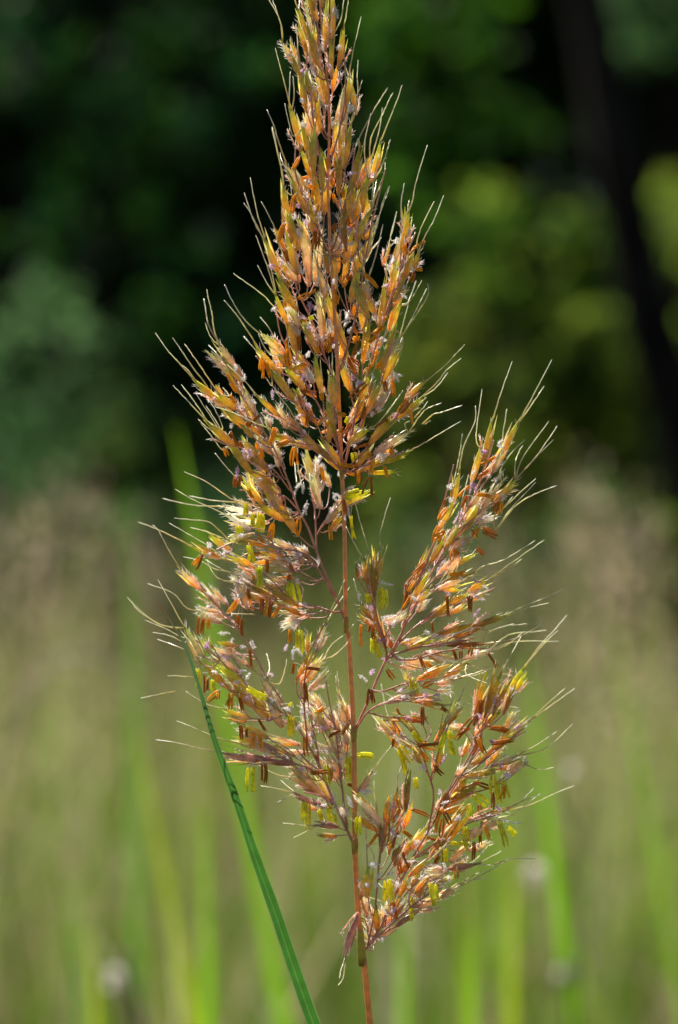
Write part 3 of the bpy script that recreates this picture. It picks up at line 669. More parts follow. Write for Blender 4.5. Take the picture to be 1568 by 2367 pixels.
AWNS = [
([(-121,-19,1003),(-126,-42,1048),(-150,-77,1089)],10),
([(-121,-19,1003),(-122,-27,1033),(-131,-39,1063),(-141,-54,1090)],10),
([(-103,49,869),(-122,19,942),(-136,-26,992)],23),
([(-103,49,869),(-108,68,894),(-106,96,962)],23),
([(-103,49,869),(-97,56,903),(-100,66,946)],23),
([(-96,-34,966),(-88,-57,992),(-91,-91,1033)],11),
([(-87,-23,1073),(-94,-36,1093),(-96,-56,1100)],0),
([(-87,-23,1073),(-84,9,1102),(-87,55,1120)],0),
([(-15,-47,1013),(4,-26,1054),(11,5,1107)],7),
([(9,-15,1033),(16,-49,1062),(21,-99,1092)],8),
([(21,-24,932),(13,-3,960),(11,28,989)],18),
([(21,-24,932),(32,-50,990),(47,-87,1050)],18),
([(11,-12,904),(39,-11,894),(39,-11,934),(41,-10,970)],19),
([(24,-49,823),(40,-73,884),(49,-109,911)],32),
([(-119,48,699),(-128,70,760),(-145,102,841)],38),
([(-111,41,746),(-130,53,800),(-142,70,841),(-157,90,877)],34),
([(-119,48,699),(-124,36,740),(-141,17,811),(-144,-5,827)],38),
([(-102,-9,717),(-122,22,754),(-128,68,781)],35),
([(-119,48,699),(-103,62,689),(-109,82,732)],38),
([(-79,-16,820),(-98,-7,807),(-108,6,838),(-117,21,881)],24),
([(44,-82,767),(43,-94,790),(62,-113,827),(86,-135,866),(102,-159,888)],40),
([(44,-82,767),(41,-118,787),(35,-171,763)],40),
([(61,-28,713),(55,0,789),(69,41,862)],44),
([(67,43,756),(69,29,807),(92,9,852),(107,-14,883),(115,-40,895)],43),
([(67,43,756),(87,45,826),(94,48,875)],43),
([(87,-12,787),(103,-20,829),(126,-30,885),(135,-43,911)],42),
([(61,-28,713),(83,-46,720),(100,-74,761),(108,-105,787)],44),
([(70,13,651),(75,18,676),(96,24,725),(100,32,755)],46),
([(67,0,591),(84,-32,629),(108,-79,692)],58),
([(135,35,592),(112,62,592),(126,101,656)],70),
([(24,-49,823),(36,-82,849),(39,-130,870)],32),
([(70,13,651),(72,3,667),(65,-11,667)],46),
([(69,-44,643),(74,-51,707),(85,-60,762)],57),
([(-157,28,582),(-179,34,618),(-193,44,653),(-205,55,692)],52),
([(-157,28,582),(-153,42,553),(-165,62,593),(-190,86,647),(-208,113,676)],52),
([(-157,28,582),(-177,34,648),(-192,43,724)],52),
([(-113,24,540),(-135,37,591),(-139,56,616),(-169,79,676)],63),
([(-135,10,465),(-156,9,533),(-179,9,595)],78),
([(-135,10,465),(-145,30,518),(-155,59,557)],78),
([(-135,10,465),(-154,10,491),(-175,9,531)],78),
([(-119,45,428),(-139,38,442),(-167,27,471),(-214,15,504),(-227,2,513)],79),
([(-45,0,524),(-57,14,569),(-68,35,590)],65),
([(-45,0,524),(-47,-35,562)],65),
([(-45,0,524),(-28,-33,503),(-35,-80,525)],65),
([(-79,15,600),(-95,9,647)],53),
([(59,-38,487),(79,-17,554),(95,13,620)],62),
([(49,3,560),(75,16,569),(91,36,594)],59),
([(41,-35,511),(53,-45,528),(68,-60,573),(82,-77,619),(95,-95,663)],60),
([(70,13,651),(83,5,688),(95,-7,712)],46),
([(59,-38,487),(51,-28,533),(45,-13,574)],62),
([(70,13,651),(75,45,681),(82,92,724)],46),
([(67,0,591),(71,2,635)],58),
([(135,35,592),(136,46,619),(135,61,671),(142,80,716)],70),
([(149,15,643),(159,19,674),(167,25,716),(191,32,793)],69),
([(149,15,643),(149,27,659),(152,43,675)],69),
([(99,24,479),(103,28,508),(103,34,559),(116,41,610),(125,48,651)],104),
([(172,-1,559),(167,-20,577),(178,-47,613),(202,-79,659)],73),
([(172,-1,559),(182,11,588),(205,29,631),(227,50,686)],73),
([(143,62,525),(151,84,570),(161,117,605)],75),
([(59,-38,487),(78,-20,547),(94,7,617)],62),
([(49,3,560),(58,18,539),(72,40,569),(92,66,596)],59),
([(67,0,591),(68,-8,571),(81,-19,613),(94,-32,664),(107,-47,696)],58),
([(131,46,447),(153,62,511)],105),
([(59,-38,487),(69,-27,483)],62),
([(-160,14,375),(-202,30,413),(-231,54,457),(-249,82,495)],96),
([(-176,66,358),(-208,69,408),(-232,74,440),(-250,80,461)],98),
([(-176,66,358),(-168,85,339),(-195,112,369),(-210,144,387)],98),
([(-129,31,338),(-147,60,391),(-172,101,426)],97),
([(-160,14,375),(-169,-67,387)],96),
([(-129,31,338),(-155,43,347),(-175,61,387)],97),
([(-111,34,310),(-135,26,346),(-148,15,365)],94),
([(-111,34,310),(-135,57,313)],94),
([(-26,-59,246),(-20,-39,303),(-22,-9,334)],146),
([(-14,-74,286),(-14,-102,338)],91),
([(-147,51,303),(-145,42,273),(-159,29,292)],99),
([(131,46,447),(149,79,455),(169,127,507)],105),
([(131,46,447),(154,26,457),(178,-3,498)],105),
([(126,-53,363),(141,-40,417),(149,-22,449)],108),
([(119,-34,392),(137,-21,383),(163,-3,429),(189,19,482)],106),
([(126,-53,363),(172,-46,432),(190,-35,464),(190,-23,489)],108),
([(115,26,310),(127,56,348),(138,99,382)],111),
([(115,26,310),(134,21,354),(138,13,377)],111),
([(62,-31,288),(74,-39,303),(86,-52,338),(107,-66,409)],113),
([(180,-36,276),(221,-51,308),(267,-72,356)],116),
([(174,-30,243),(212,-26,280),(230,-19,304),(262,-12,330)],117),
([(174,-30,243),(209,3,268),(236,51,302)],117),
([(111,-30,193),(86,-14,190),(114,10,228),(138,38,263)],151),
([(161,-25,202),(178,-27,221),(190,-30,237)],117),
([(149,-15,169),(161,-18,189),(180,-22,214),(192,-26,223),(219,-31,233)],175),
([(179,-10,189),(200,-19,208),(219,-32,213),(263,-46,228)],175),
([(185,-10,189),(195,-74,194)],175),
([(149,-15,169),(141,-12,189),(153,-7,196)],175),
([(-309,72,281),(-340,54,316),(-372,28,352),(-394,-3,385)],124),
([(-309,72,281),(-327,65,307),(-340,53,318)],124),
([(-282,82,255),(-288,81,275),(-317,80,313),(-341,78,349),(-362,76,379)],125),
([(-258,44,254),(-293,23,305),(-317,-6,341),(-330,-41,359)],126),
([(-257,68,359),(-271,63,394),(-276,56,434),(-282,48,459),(-286,38,482)],120),
([(-257,68,359),(-284,89,406),(-291,120,438),(-298,157,471)],120),
([(-257,68,359),(-278,45,379),(-288,12,407)],120),
([(-246,52,322),(-268,81,347),(-286,123,366)],121),
([(-211,73,293),(-231,66,311),(-247,56,324)],120),
([(-171,-71,243),(-195,-68,273),(-238,-64,314)],134),
([(-278,-44,188),(-308,-63,236),(-334,-91,270)],130),
([(-278,-44,188),(-310,-65,224),(-351,-95,268)],130),
([(-278,-44,188),(-260,-39,180),(-282,-31,216),(-307,-21,255)],130),
([(-278,-44,188),(-254,-49,178),(-269,-57,205),(-283,-66,226)],130),
([(-278,-44,188),(-249,-27,178),(-266,-2,220),(-283,27,243)],130),
([(-258,44,254),(-238,36,252),(-251,24,269)],126),
([(-233,-25,149),(-278,-37,178),(-300,-55,198)],162),
([(-233,-25,149),(-249,-40,133),(-273,-62,164),(-293,-88,188)],162),
([(-134,-40,164),(-147,-47,178),(-178,-58,189),(-212,-71,206),(-241,-85,217),(-264,-100,223)],140),
([(-134,-40,164),(-152,-46,178),(-158,-56,201),(-166,-67,210)],140),
([(-171,-71,243),(-185,-48,259),(-195,-14,274)],134),
([(-81,-14,180),(-93,-2,198),(-111,14,228),(-130,34,252),(-148,55,281)],136),
([(-32,15,153),(-50,49,195),(-63,98,229)],137),
([(62,-18,176),(84,-32,191),(111,-52,225)],150),
([(-79,90,48),(-89,77,98),(-90,58,138)],141),
([(-91,90,59),(-98,158,110)],141),
([(-162,3,54),(-185,16,41),(-232,34,84),(-269,55,128)],166),
([(-165,-1,15),(-224,3,25),(-284,10,64),(-334,18,87)],167),
([(-218,24,21),(-272,50,25),(-326,88,35)],170),
([(-246,45,12),(-317,79,15),(-387,129,30)],169),
([(-191,-3,-31),(-250,-7,-2),(-309,-14,25),(-351,-22,49)],171),
([(255,-46,83),(242,-68,53),(254,-99,118),(259,-135,165)],181),
([(255,-46,83),(267,-31,142),(291,-9,192),(294,17,229)],181),
([(305,23,137),(294,-6,165),(305,-48,262)],178),
([(329,28,190),(348,10,255),(371,-18,323)],177),
([(352,33,127),(352,35,150),(359,40,197),(363,44,223)],180),
([(387,61,189),(424,73,257),(464,90,332)],179),
([(387,61,189),(431,79,251),(448,104,275)],179),
([(351,11,64),(348,19,90),(372,30,127),(402,43,157)],183),
([(379,13,69),(383,48,114),(401,100,145)],184),
([(379,13,69),(398,30,120),(455,55,197)],184),
([(379,13,69),(431,31,127),(473,59,187)],184),
([(379,13,69),(424,25,117),(464,43,157)],184),
([(335,30,-9),(357,3,14),(371,-36,34)],187),
([(335,30,-9),(399,49,48),(428,76,73)],187),
([(335,30,-9),(338,19,-35),(370,4,8),(422,-14,64)],187),
([(336,35,-42),(382,31,14),(421,26,38),(469,20,57)],187),
([(220,-48,-61),(250,-48,-22),(263,-47,27),(276,-46,80)],188),
([(286,30,-134),(309,23,-118),(358,12,-101),(421,-1,-61)],193),
([(320,56,-150),(389,39,-98),(442,14,-60)],248),
([(320,56,-150),(376,41,-115),(394,19,-101)],248),
([(72,-57,-110),(60,-66,-70),(44,-78,-18),(34,-92,24)],195),
([(91,-77,-83),(86,-68,-54),(99,-55,-2),(110,-39,31)],196),
([(54,-85,-103),(31,-72,-64),(15,-52,-31)],194),
([(142,-54,127),(172,-35,142),(205,-7,162),(263,25,196)],176),
([(286,30,-134),(312,85,-119)],193),
([(-309,-72,-75),(-351,-91,-52),(-391,-119,-33),(-421,-152,-21)],204),
([(-344,89,-127),(-371,96,-84),(-395,106,-40),(-408,117,-29)],217),
([(-259,-38,-89),(-275,-38,-75),(-318,-39,-49),(-363,-39,-23)],205),
([(-233,-42,-62),(-275,-33,-23),(-312,-21,-17),(-354,-7,-13)],201),
([(-233,-42,-62),(-277,-77,-43),(-313,-128,-32)],201),
([(-215,-78,-130),(-264,-62,-121),(-295,-38,-105),(-334,-10,-96)],215),
([(-188,-96,-156),(-245,-68,-124),(-286,-26,-102)],214),
([(-188,-96,-156),(-249,-113,-142),(-268,-137,-122),(-276,-165,-99)],214),
([(-306,119,-218),(-336,114,-208),(-362,106,-178),(-418,97,-156)],219),
([(-330,0,-250),(-355,-14,-204),(-387,-34,-144)],223),
([(-330,0,-250),(-389,1,-240),(-438,2,-201),(-455,3,-183)],223),
([(-330,0,-250),(-378,-15,-243),(-429,-37,-210),(-440,-62,-189)],223),
([(-330,0,-250),(-333,5,-270),(-373,12,-251),(-418,20,-233)],223),
([(-330,0,-250),(-329,-1,-280),(-362,-4,-266),(-400,-7,-258)],223),
([(-330,5,-297),(-365,38,-285),(-396,86,-277)],223),
([(-314,25,-357),(-341,23,-354),(-370,21,-353)],226),
([(-351,25,-387),(-388,-11,-391),(-422,-64,-396)],226),
([(-37,25,-321),(-14,57,-286),(9,104,-270)],235),
([(-37,25,-321),(-4,9,-303),(29,-16,-266)],235),
([(-17,-11,-210),(-1,-34,-177),(12,-68,-143)],234),
([(-27,-16,-243),(-14,14,-215),(23,59,-163)],234),
([(16,-11,-260),(32,-10,-240)],234),
([(-160,52,-365),(-151,88,-341),(-159,141,-310)],231),
([(3,15,-405),(-4,-44,-340)],298),
([(-160,52,-365),(-130,55,-372),(-117,61,-339),(-114,68,-319)],231),
([(-179,-90,-217),(-241,-3,-217)],216),
([(-242,27,-426),(-288,36,-414),(-332,50,-388)],230),
([(349,-86,-218),(358,-93,-215),(390,-104,-198),(431,-118,-182),(470,-132,-162)],252),
([(349,-86,-218),(402,-66,-203),(448,-36,-194)],252),
([(239,7,-192),(257,-28,-171),(271,-78,-160)],249),
([(309,-30,-282),(313,-28,-263),(342,-25,-247),(375,-22,-239)],255),
([(286,-49,-242),(321,-53,-252),(360,-58,-242),(400,-65,-238)],251),
([(309,-30,-282),(376,-61,-268),(430,-105,-235)],255),
([(326,93,-305),(370,112,-269),(426,141,-263),(458,174,-261)],258),
([(326,93,-305),(363,99,-288),(403,108,-282),(481,118,-283)],258),
([(326,93,-305),(369,93,-288),(402,92,-261)],258),
([(401,119,-346),(439,140,-297),(475,170,-261),(506,205,-229)],275),
([(401,119,-346),(447,109,-289),(478,94,-258)],275),
([(350,57,-349),(375,87,-311),(401,130,-270)],272),
([(247,45,-362),(283,32,-351),(331,13,-334)],261),
([(247,45,-362),(301,69,-353),(323,105,-347)],261),
([(278,67,-330),(328,67,-347)],260),
([(278,67,-330),(276,34,-351),(320,-14,-368)],260),
([(347,110,-440),(373,112,-406),(400,116,-386)],276),
([(347,110,-440),(365,138,-428),(398,181,-433)],276),
([(411,74,-457),(434,62,-433),(465,43,-402),(487,21,-380)],278),
([(411,74,-457),(463,97,-422),(517,130,-387)],278),
([(383,47,-528),(424,15,-502),(466,-32,-469)],281),
([(383,47,-528),(432,39,-517),(464,27,-496),(503,13,-456)],281),
([(402,38,-544),(432,40,-557),(465,42,-552)],282),
([(248,-98,-409),(258,-85,-390),(268,-65,-365)],270),
([(350,57,-349),(381,131,-360)],272),
([(216,-68,-411),(279,-52,-408)],263),
([(112,79,-457),(102,114,-430),(93,164,-379)],267),
([(225,-86,-445),(239,-66,-408),(237,-36,-390)],269),
([(69,7,-562),(90,-3,-530),(113,-18,-499)],307),
([(48,-17,-201),(31,18,-143)],244),
([(-204,-20,-497),(-256,-29,-484),(-301,-44,-463),(-346,-61,-444)],289),
([(-244,-75,-511),(-294,-58,-504),(-347,-33,-493),(-393,-4,-489)],290),
([(-103,24,-574),(-139,22,-564),(-179,20,-542)],301),
([(-93,7,-605),(-132,16,-596),(-169,29,-591)],304),
([(-93,7,-605),(-127,84,-584)],304),
([(-46,-19,-671),(-69,-23,-671),(-99,-29,-667),(-120,-36,-664)],305),
([(-46,-19,-671),(-76,-5,-689),(-98,14,-701)],305),
([(-93,7,-605),(-132,-18,-622)],304),
([(3,15,-405),(-4,2,-381),(-7,-18,-350)],298),
([(69,7,-562),(89,60,-540)],307),
([(123,-93,-591),(124,-95,-563),(131,-98,-538)],311),
([(88,-50,-673),(75,-79,-599),(73,-120,-564)],313),
([(61,-66,-759),(58,-35,-692),(59,10,-662)],343),
([(355,69,-650),(416,74,-636),(464,82,-615),(513,91,-596)],324),
([(355,69,-650),(391,69,-632),(423,69,-600)],324),
([(347,57,-670),(382,50,-652),(435,40,-608)],325),
([(355,69,-650),(403,44,-622),(437,8,-608)],324),
([(291,-61,-749),(333,9,-760)],332),
([(291,-61,-749),(265,-81,-743),(285,-110,-736),(315,-144,-697)],332),
([(291,-61,-749),(325,-78,-730),(343,-101,-716)],332),
([(249,-55,-801),(277,-52,-786),(316,-49,-779)],340),
([(249,-55,-801),(277,-43,-780),(307,-26,-768)],340),
([(249,-55,-801),(313,-40,-770),(350,-18,-751),(365,8,-743)],340),
([(330,-56,-750),(354,-60,-742),(382,-66,-736),(420,-72,-736)],332),
([(14,-60,-947),(5,-91,-967),(1,-137,-980)],349),
([(14,-60,-947),(9,-68,-988),(-2,-80,-1004)],349),
([(185,54,-688),(197,93,-671)],328),
([(55,27,-828),(94,8,-838)],344),
([(98,-10,-809),(84,46,-802)],336),
([(279,-6,-649),(293,57,-642)],322),
([(187,-5,-753),(207,-33,-731),(234,-73,-698)],331),
([(61,-66,-759),(75,-70,-734),(61,-76,-702)],343),
]
ANTHERS = [
((-72,-71,995),(-71,-70,980),"o",6,(-73,-58,997)),
((-87,12,762),(-100,8,738),"o",25,(-77,34,769)),
((-81,17,718),(-66,15,722),"o",34,(-91,38,715)),
((-66,25,704),(-53,33,699),"o",49,(-59,48,718)),
((-58,18,678),(-50,10,704),"o",36,(-66,27,658)),
((-98,-19,676),(-104,-12,648),"o",35,(-86,-14,682)),
((-94,-37,676),(-98,-32,642),"o",35,(-86,-14,682)),
((-119,0,617),(-129,-7,585),"o",39,(-106,13,620)),
((-18,8,771),(-12,12,787),"o",31,(-5,23,783)),
((-10,0,755),(-10,-8,731),"o",31,(-5,23,783)),
((-20,4,753),(-20,11,737),"b",31,(-5,23,783)),
((-16,14,724),(-10,21,703),"o",29,(-29,23,708)),
((-14,-6,735),(-12,-6,716),"o",33,(0,-6,734)),
((-12,-36,678),(-8,-29,663),"o",33,(-1,-12,711)),
((53,13,718),(40,6,704),"o",43,(61,37,727)),
((45,-36,695),(38,-37,691),"o",44,(58,-27,694)),
((-45,8,660),(-50,4,638),"o",29,(-30,22,671)),
((-22,8,723),(-20,12,706),"o",29,(-29,23,708)),
((47,-74,588),(54,-83,578),"o",47,(46,-50,595)),
((-8,-11,617),(-14,-10,604),"b",67,(11,-23,608)),
((17,-36,626),(19,-37,615),"b",48,(10,-20,628)),
((9,-33,688),(9,-28,673),"o",33,(-1,-12,711)),
((-27,-53,752),(-23,-50,733),"o",28,(-36,-31,751)),
((-118,2,617),(-128,-6,579),"o",39,(-106,13,620)),
((-114,1,563),(-111,8,540),"b",51,(-104,17,568)),
((-87,11,460),(-65,4,469),"o",64,(-105,4,461)),
((-67,6,465),(-51,-3,476),"o",84,(-47,6,443)),
((10,-14,483),(20,-6,504),"o",55,(-9,3,513)),
((-8,-17,475),(-8,-22,443),"o",55,(-9,3,513)),
((-12,9,463),(-9,17,450),"o",86,(-22,14,455)),
((53,-53,508),(80,-45,481),"o",60,(39,-34,502)),
((16,-15,507),(31,-9,497),"b",59,(39,-3,524)),
((-118,-5,452),(-116,-5,441),"o",78,(-129,15,450)),
((34,-17,446),(28,-9,417),"o",88,(43,3,436)),
((-51,-1,603),(-53,-4,567),"b",37,(-51,15,609)),
((-45,-4,600),(-47,4,568),"b",37,(-51,15,609)),
((-111,3,498),(-106,-7,486),"o",64,(-122,-5,492)),
((4,-18,491),(8,-26,506),"o",55,(-9,3,513)),
((0,-14,464),(-4,-19,447),"o",55,(-9,3,513)),
((142,3,575),(147,8,555),"o",69,(139,20,596)),
((139,3,572),(142,3,552),"o",69,(139,20,596)),
((183,-16,580),(161,-14,566),"o",73,(170,0,553)),
((165,-6,571),(153,-15,554),"o",73,(170,0,553)),
((165,-12,520),(178,-12,520),"o",73,(163,5,535)),
((161,-10,513),(153,-14,495),"b",73,(163,5,535)),
((-113,5,370),(-113,14,353),"o",79,(-102,30,377)),
((-109,21,353),(-103,15,309),"o",79,(-102,30,377)),
((-115,3,344),(-111,10,319),"o",96,(-132,20,350)),
((-85,8,378),(-83,17,351),"b",82,(-93,26,392)),
((-14,1,384),(-32,6,352),"o",102,(-10,21,386)),
((-10,6,378),(-24,-1,346),"o",102,(-9,21,379)),
((-16,-1,374),(-18,-6,346),"o",102,(-9,21,379)),
((-47,-9,353),(-43,0,342),"o",83,(-59,11,366)),
((-167,50,333),(-171,42,309),"o",98,(-160,66,340)),
((-163,52,327),(-165,50,293),"o",98,(-156,67,334)),
((-157,42,323),(-149,40,293),"o",98,(-151,67,329)),
((-83,1,413),(-71,9,410),"o",81,(-93,22,413)),
((-61,17,422),(-57,15,414),"y",84,(-45,9,424)),
((32,-1,395),(41,2,384),"o",88,(51,3,405)),
((30,12,374),(41,15,373),"o",87,(10,8,370)),
((32,3,364),(41,1,378),"o",87,(10,8,369)),
((41,-21,366),(31,-14,337),"b",89,(57,-7,365)),
((26,37,334),(44,31,318),"b",93,(21,58,333)),
((20,38,334),(30,30,310),"b",93,(21,58,333)),
((-75,24,264),(-50,29,258),"b",94,(-88,37,282)),
((-68,47,257),(-52,55,248),"o",94,(-88,37,282)),
((-83,25,262),(-71,31,255),"b",94,(-88,37,282)),
((-39,-43,253),(-35,-39,240),"o",90,(-40,-24,276)),
((65,-30,364),(80,-36,375),"o",89,(58,-7,366)),
((73,-22,382),(94,-15,396),"o",89,(61,-13,385)),
((53,-28,299),(67,-23,305),"o",113,(60,-29,281)),
((71,14,315),(81,19,337),"o",89,(55,-3,351)),
((80,-73,305),(89,-83,318),"o",119,(95,-52,318)),
((57,-44,273),(27,-45,244),"b",113,(57,-27,274)),
((63,12,248),(55,14,246),"o",114,(50,34,242)),
((114,2,285),(118,3,250),"o",111,(109,24,288)),
((152,-44,217),(156,-42,191),"o",117,(149,-25,222)),
((142,-68,237),(126,-72,214),"o",116,(156,-44,250)),
((148,-65,232),(130,-73,212),"b",116,(156,-44,250)),
((77,46,385),(83,50,391),"o",109,(82,67,372)),
((74,-13,383),(96,-23,398),"o",89,(61,-13,385)),
((66,-29,363),(80,-23,377),"o",89,(58,-7,365)),
((53,-30,298),(68,-22,314),"o",113,(60,-29,281)),
((80,-52,306),(90,-44,319),"o",119,(95,-52,318)),
((77,44,337),(85,35,347),"o",109,(78,64,357)),
((-4,-57,212),(13,-61,206),"o",145,(-7,-45,244)),
((19,-5,202),(15,5,191),"y",149,(37,24,220)),
((63,11,248),(57,12,246),"o",114,(50,34,242)),
((54,-62,224),(48,-64,200),"b",147,(68,-48,230)),
((90,-26,190),(112,-23,202),"b",151,(100,-27,181)),
((98,-10,419),(102,-16,409),"o",104,(91,16,432)),
((91,51,371),(87,58,360),"o",109,(82,67,372)),
((-243,58,300),(-233,63,277),"o",123,(-239,77,303)),
((-234,50,278),(-222,43,260),"o",123,(-229,71,282)),
((-235,25,251),(-222,24,235),"o",126,(-244,49,243)),
((-231,-39,170),(-217,-47,142),"b",130,(-242,-46,160)),
((-173,45,208),(-196,46,188),"b",122,(-190,66,226)),
((-194,31,194),(-196,37,184),"b",127,(-210,42,192)),
((-139,-54,178),(-148,-62,148),"o",140,(-128,-40,162)),
((-107,-63,152),(-130,-69,140),"o",140,(-110,-40,155)),
((-179,54,149),(-177,63,135),"o",132,(-172,74,157)),
((-171,48,139),(-165,45,121),"o",159,(-163,71,147)),
((-245,-29,137),(-239,-29,121),"o",162,(-227,-25,140)),
((-210,-82,149),(-204,-74,138),"b",133,(-199,-60,149)),
((-97,-31,136),(-101,-37,102),"o",140,(-110,-40,155)),
((-93,-2,135),(-89,6,105),"o",139,(-88,-3,148)),
((-37,82,96),(-31,90,69),"o",143,(-48,96,96)),
((-1,-7,103),(33,-9,97),"o",137,(-10,16,121)),
((1,-3,97),(31,5,81),"o",137,(-10,16,121)),
((31,-15,126),(35,-6,109),"y",152,(49,-8,116)),
((37,-35,102),(45,-33,63),"b",152,(48,-8,114)),
((40,-74,86),(40,-67,63),"o",153,(68,-45,95)),
((66,-18,126),(68,-15,85),"o",152,(58,-3,131)),
((73,-92,109),(69,-82,84),"o",176,(99,-64,113)),
((62,-57,71),(50,-58,41),"b",153,(68,-45,95)),
((68,-59,73),(70,-57,36),"b",153,(68,-45,95)),
((97,-52,96),(103,-52,75),"o",153,(95,-38,104)),
((31,-24,134),(60,-20,144),"b",150,(34,-22,156)),
((-32,-8,158),(7,0,178),"b",137,(-27,15,145)),
((-38,25,171),(-9,26,179),"o",137,(-27,15,145)),
((-26,-7,162),(-1,-13,172),"o",137,(-27,15,145)),
((-6,-62,211),(13,-59,206),"o",145,(-7,-45,244)),
((-42,-53,188),(-28,-45,212),"o",146,(-17,-57,199)),
((-26,-72,193),(-24,-82,180),"o",146,(-17,-57,199)),
((-62,44,223),(-48,43,191),"o",101,(-80,48,244)),
((-68,25,218),(-70,35,189),"b",155,(-81,51,221)),
((25,7,192),(9,-3,162),"b",114,(39,31,212)),
((57,14,234),(49,15,194),"b",114,(48,33,238)),
((-108,-58,151),(-129,-68,141),"o",140,(-110,-40,155)),
((-134,-42,177),(-148,-42,145),"o",140,(-128,-40,162)),
((41,-9,46),(13,-4,38),"y",173,(47,5,35)),
((82,-37,185),(103,-45,198),"b",151,(93,-25,174)),
((-82,35,250),(-78,35,227),"b",101,(-84,49,249)),
((98,-33,279),(101,-36,259),"b",115,(96,-12,280)),
((-184,-31,31),(-194,-22,48),"o",165,(-178,-12,36)),
((-201,2,18),(-201,10,-5),"y",170,(-205,20,13)),
((-186,40,-5),(-186,30,-31),"y",169,(-194,52,3)),
((-172,35,-5),(-176,26,-38),"y",169,(-194,52,3)),
((-166,37,-8),(-166,39,-41),"y",169,(-194,52,3)),
((-86,13,-12),(-89,14,-48),"o",168,(-106,23,-26)),
((-142,0,-25),(-145,3,-54),"o",167,(-135,7,-7)),
((-216,-31,-31),(-210,-32,-47),"y",171,(-213,-11,-25)),
((6,0,28),(52,1,44),"y",173,(29,6,24)),
((9,-9,25),(13,-15,-5),"b",173,(29,6,24)),
((26,4,-11),(32,11,-54),"y",173,(29,6,24)),
((-20,-15,-31),(-17,-11,-57),"o",174,(-18,4,-10)),
((-220,-25,77),(-223,-22,54),"b",165,(-195,-16,60)),
((-210,-32,77),(-213,-29,57),"b",165,(-195,-16,60)),
((-170,-38,126),(-164,-37,113),"o",157,(-178,-24,121)),
((335,15,118),(308,7,103),"o",180,(345,36,114)),
((227,-32,24),(215,-25,-12),"b",181,(243,-38,30)),
((229,-87,8),(212,-95,-15),"o",182,(235,-62,5)),
((210,-69,-31),(200,-73,-64),"o",182,(225,-57,-18)),
((220,-69,-38),(213,-69,-61),"o",182,(225,-57,-18)),
((223,-73,-41),(203,-76,-54),"o",182,(225,-57,-18)),
((279,15,54),(259,7,34),"o",178,(293,28,89)),
((276,31,34),(266,35,11),"b",199,(291,22,22)),
((297,-4,37),(327,-10,31),"o",199,(301,18,36)),
((341,2,21),(335,12,-2),"b",184,(348,18,38)),
((351,6,21),(347,8,-2),"o",184,(348,18,38)),
((290,47,-39),(287,52,-55),"b",185,(284,41,-21)),
((299,19,-35),(295,11,-55),"o",187,(312,37,-19)),
((310,50,-35),(339,41,-48),"b",187,(312,37,-19)),
((312,32,-42),(339,35,-55),"b",187,(312,37,-19)),
((300,40,-78),(313,48,-92),"b",191,(275,36,-99)),
((245,4,-81),(242,-5,-104),"o",190,(256,26,-74)),
((252,6,-81),(255,2,-91),"o",190,(256,26,-74)),
((186,-12,-107),(159,-19,-133),"b",189,(182,4,-105)),
((239,5,-134),(269,12,-131),"o",200,(238,27,-134)),
((322,30,90),(299,27,74),"b",180,(338,40,99)),
((113,-39,138),(116,-45,109),"o",175,(110,-24,144)),
((-289,-93,-91),(-302,-90,-120),"b",204,(-287,-69,-83)),
((-296,-71,-95),(-310,-69,-111),"o",204,(-292,-69,-81)),
((-192,-73,-72),(-186,-68,-88),"y",202,(-192,-51,-65)),
((-187,-23,-92),(-188,-17,-109),"y",203,(-188,-6,-91)),
((-165,-106,-117),(-165,-106,-155),"y",206,(-192,-94,-112)),
((-172,-110,-120),(-169,-109,-152),"y",206,(-192,-94,-112)),
((-154,-40,-102),(-154,-34,-128),"b",207,(-151,-23,-92)),
((-143,18,-27),(-149,23,-60),"o",167,(-135,7,-7)),
((-171,-27,-53),(-161,-30,-66),"o",201,(-201,-35,-52)),
((-182,-90,-133),(-179,-97,-146),"o",215,(-190,-76,-139)),
((-215,-75,-185),(-235,-68,-212),"o",216,(-203,-85,-181)),
((-191,-114,-162),(-188,-118,-181),"b",214,(-181,-95,-159)),
((-163,-83,-185),(-166,-90,-211),"b",214,(-156,-91,-170)),
((-153,-91,-185),(-156,-97,-217),"o",214,(-155,-91,-171)),
((-143,-79,-192),(-147,-76,-221),"b",214,(-155,-91,-171)),
((-125,-52,-196),(-141,-44,-222),"o",213,(-119,-56,-184)),
((-105,-55,-153),(-105,-55,-180),"y",212,(-127,-31,-147)),
((-95,-40,-154),(-86,-38,-190),"y",212,(-127,-31,-147)),
((-305,98,-231),(-308,92,-264),"b",219,(-299,118,-222)),
((-295,95,-234),(-298,103,-264),"b",219,(-291,117,-226)),
((-285,95,-234),(-284,94,-254),"o",219,(-283,116,-230)),
((-215,-71,-221),(-216,-62,-244),"b",216,(-202,-84,-182)),
((-205,-83,-227),(-205,-81,-260),"b",216,(-202,-84,-182)),
((-194,85,-300),(-191,94,-338),"b",237,(-211,80,-326)),
((-105,-38,-252),(-105,-41,-278),"o",221,(-109,-22,-244)),
((-83,-19,-256),(-83,-9,-302),"y",221,(-94,-20,-238)),
((-89,-13,-260),(-89,-6,-293),"y",221,(-97,-21,-239)),
((-304,13,-340),(-304,15,-373),"y",226,(-284,17,-333)),
((-290,9,-353),(-291,14,-386),"b",226,(-278,15,-339)),
((-284,20,-360),(-284,11,-382),"b",226,(-271,14,-345)),
((-271,20,-363),(-271,17,-383),"y",226,(-262,11,-353)),
((-258,15,-386),(-281,19,-406),"o",226,(-251,9,-364)),
((-261,3,-389),(-260,-5,-401),"o",226,(-251,9,-364)),
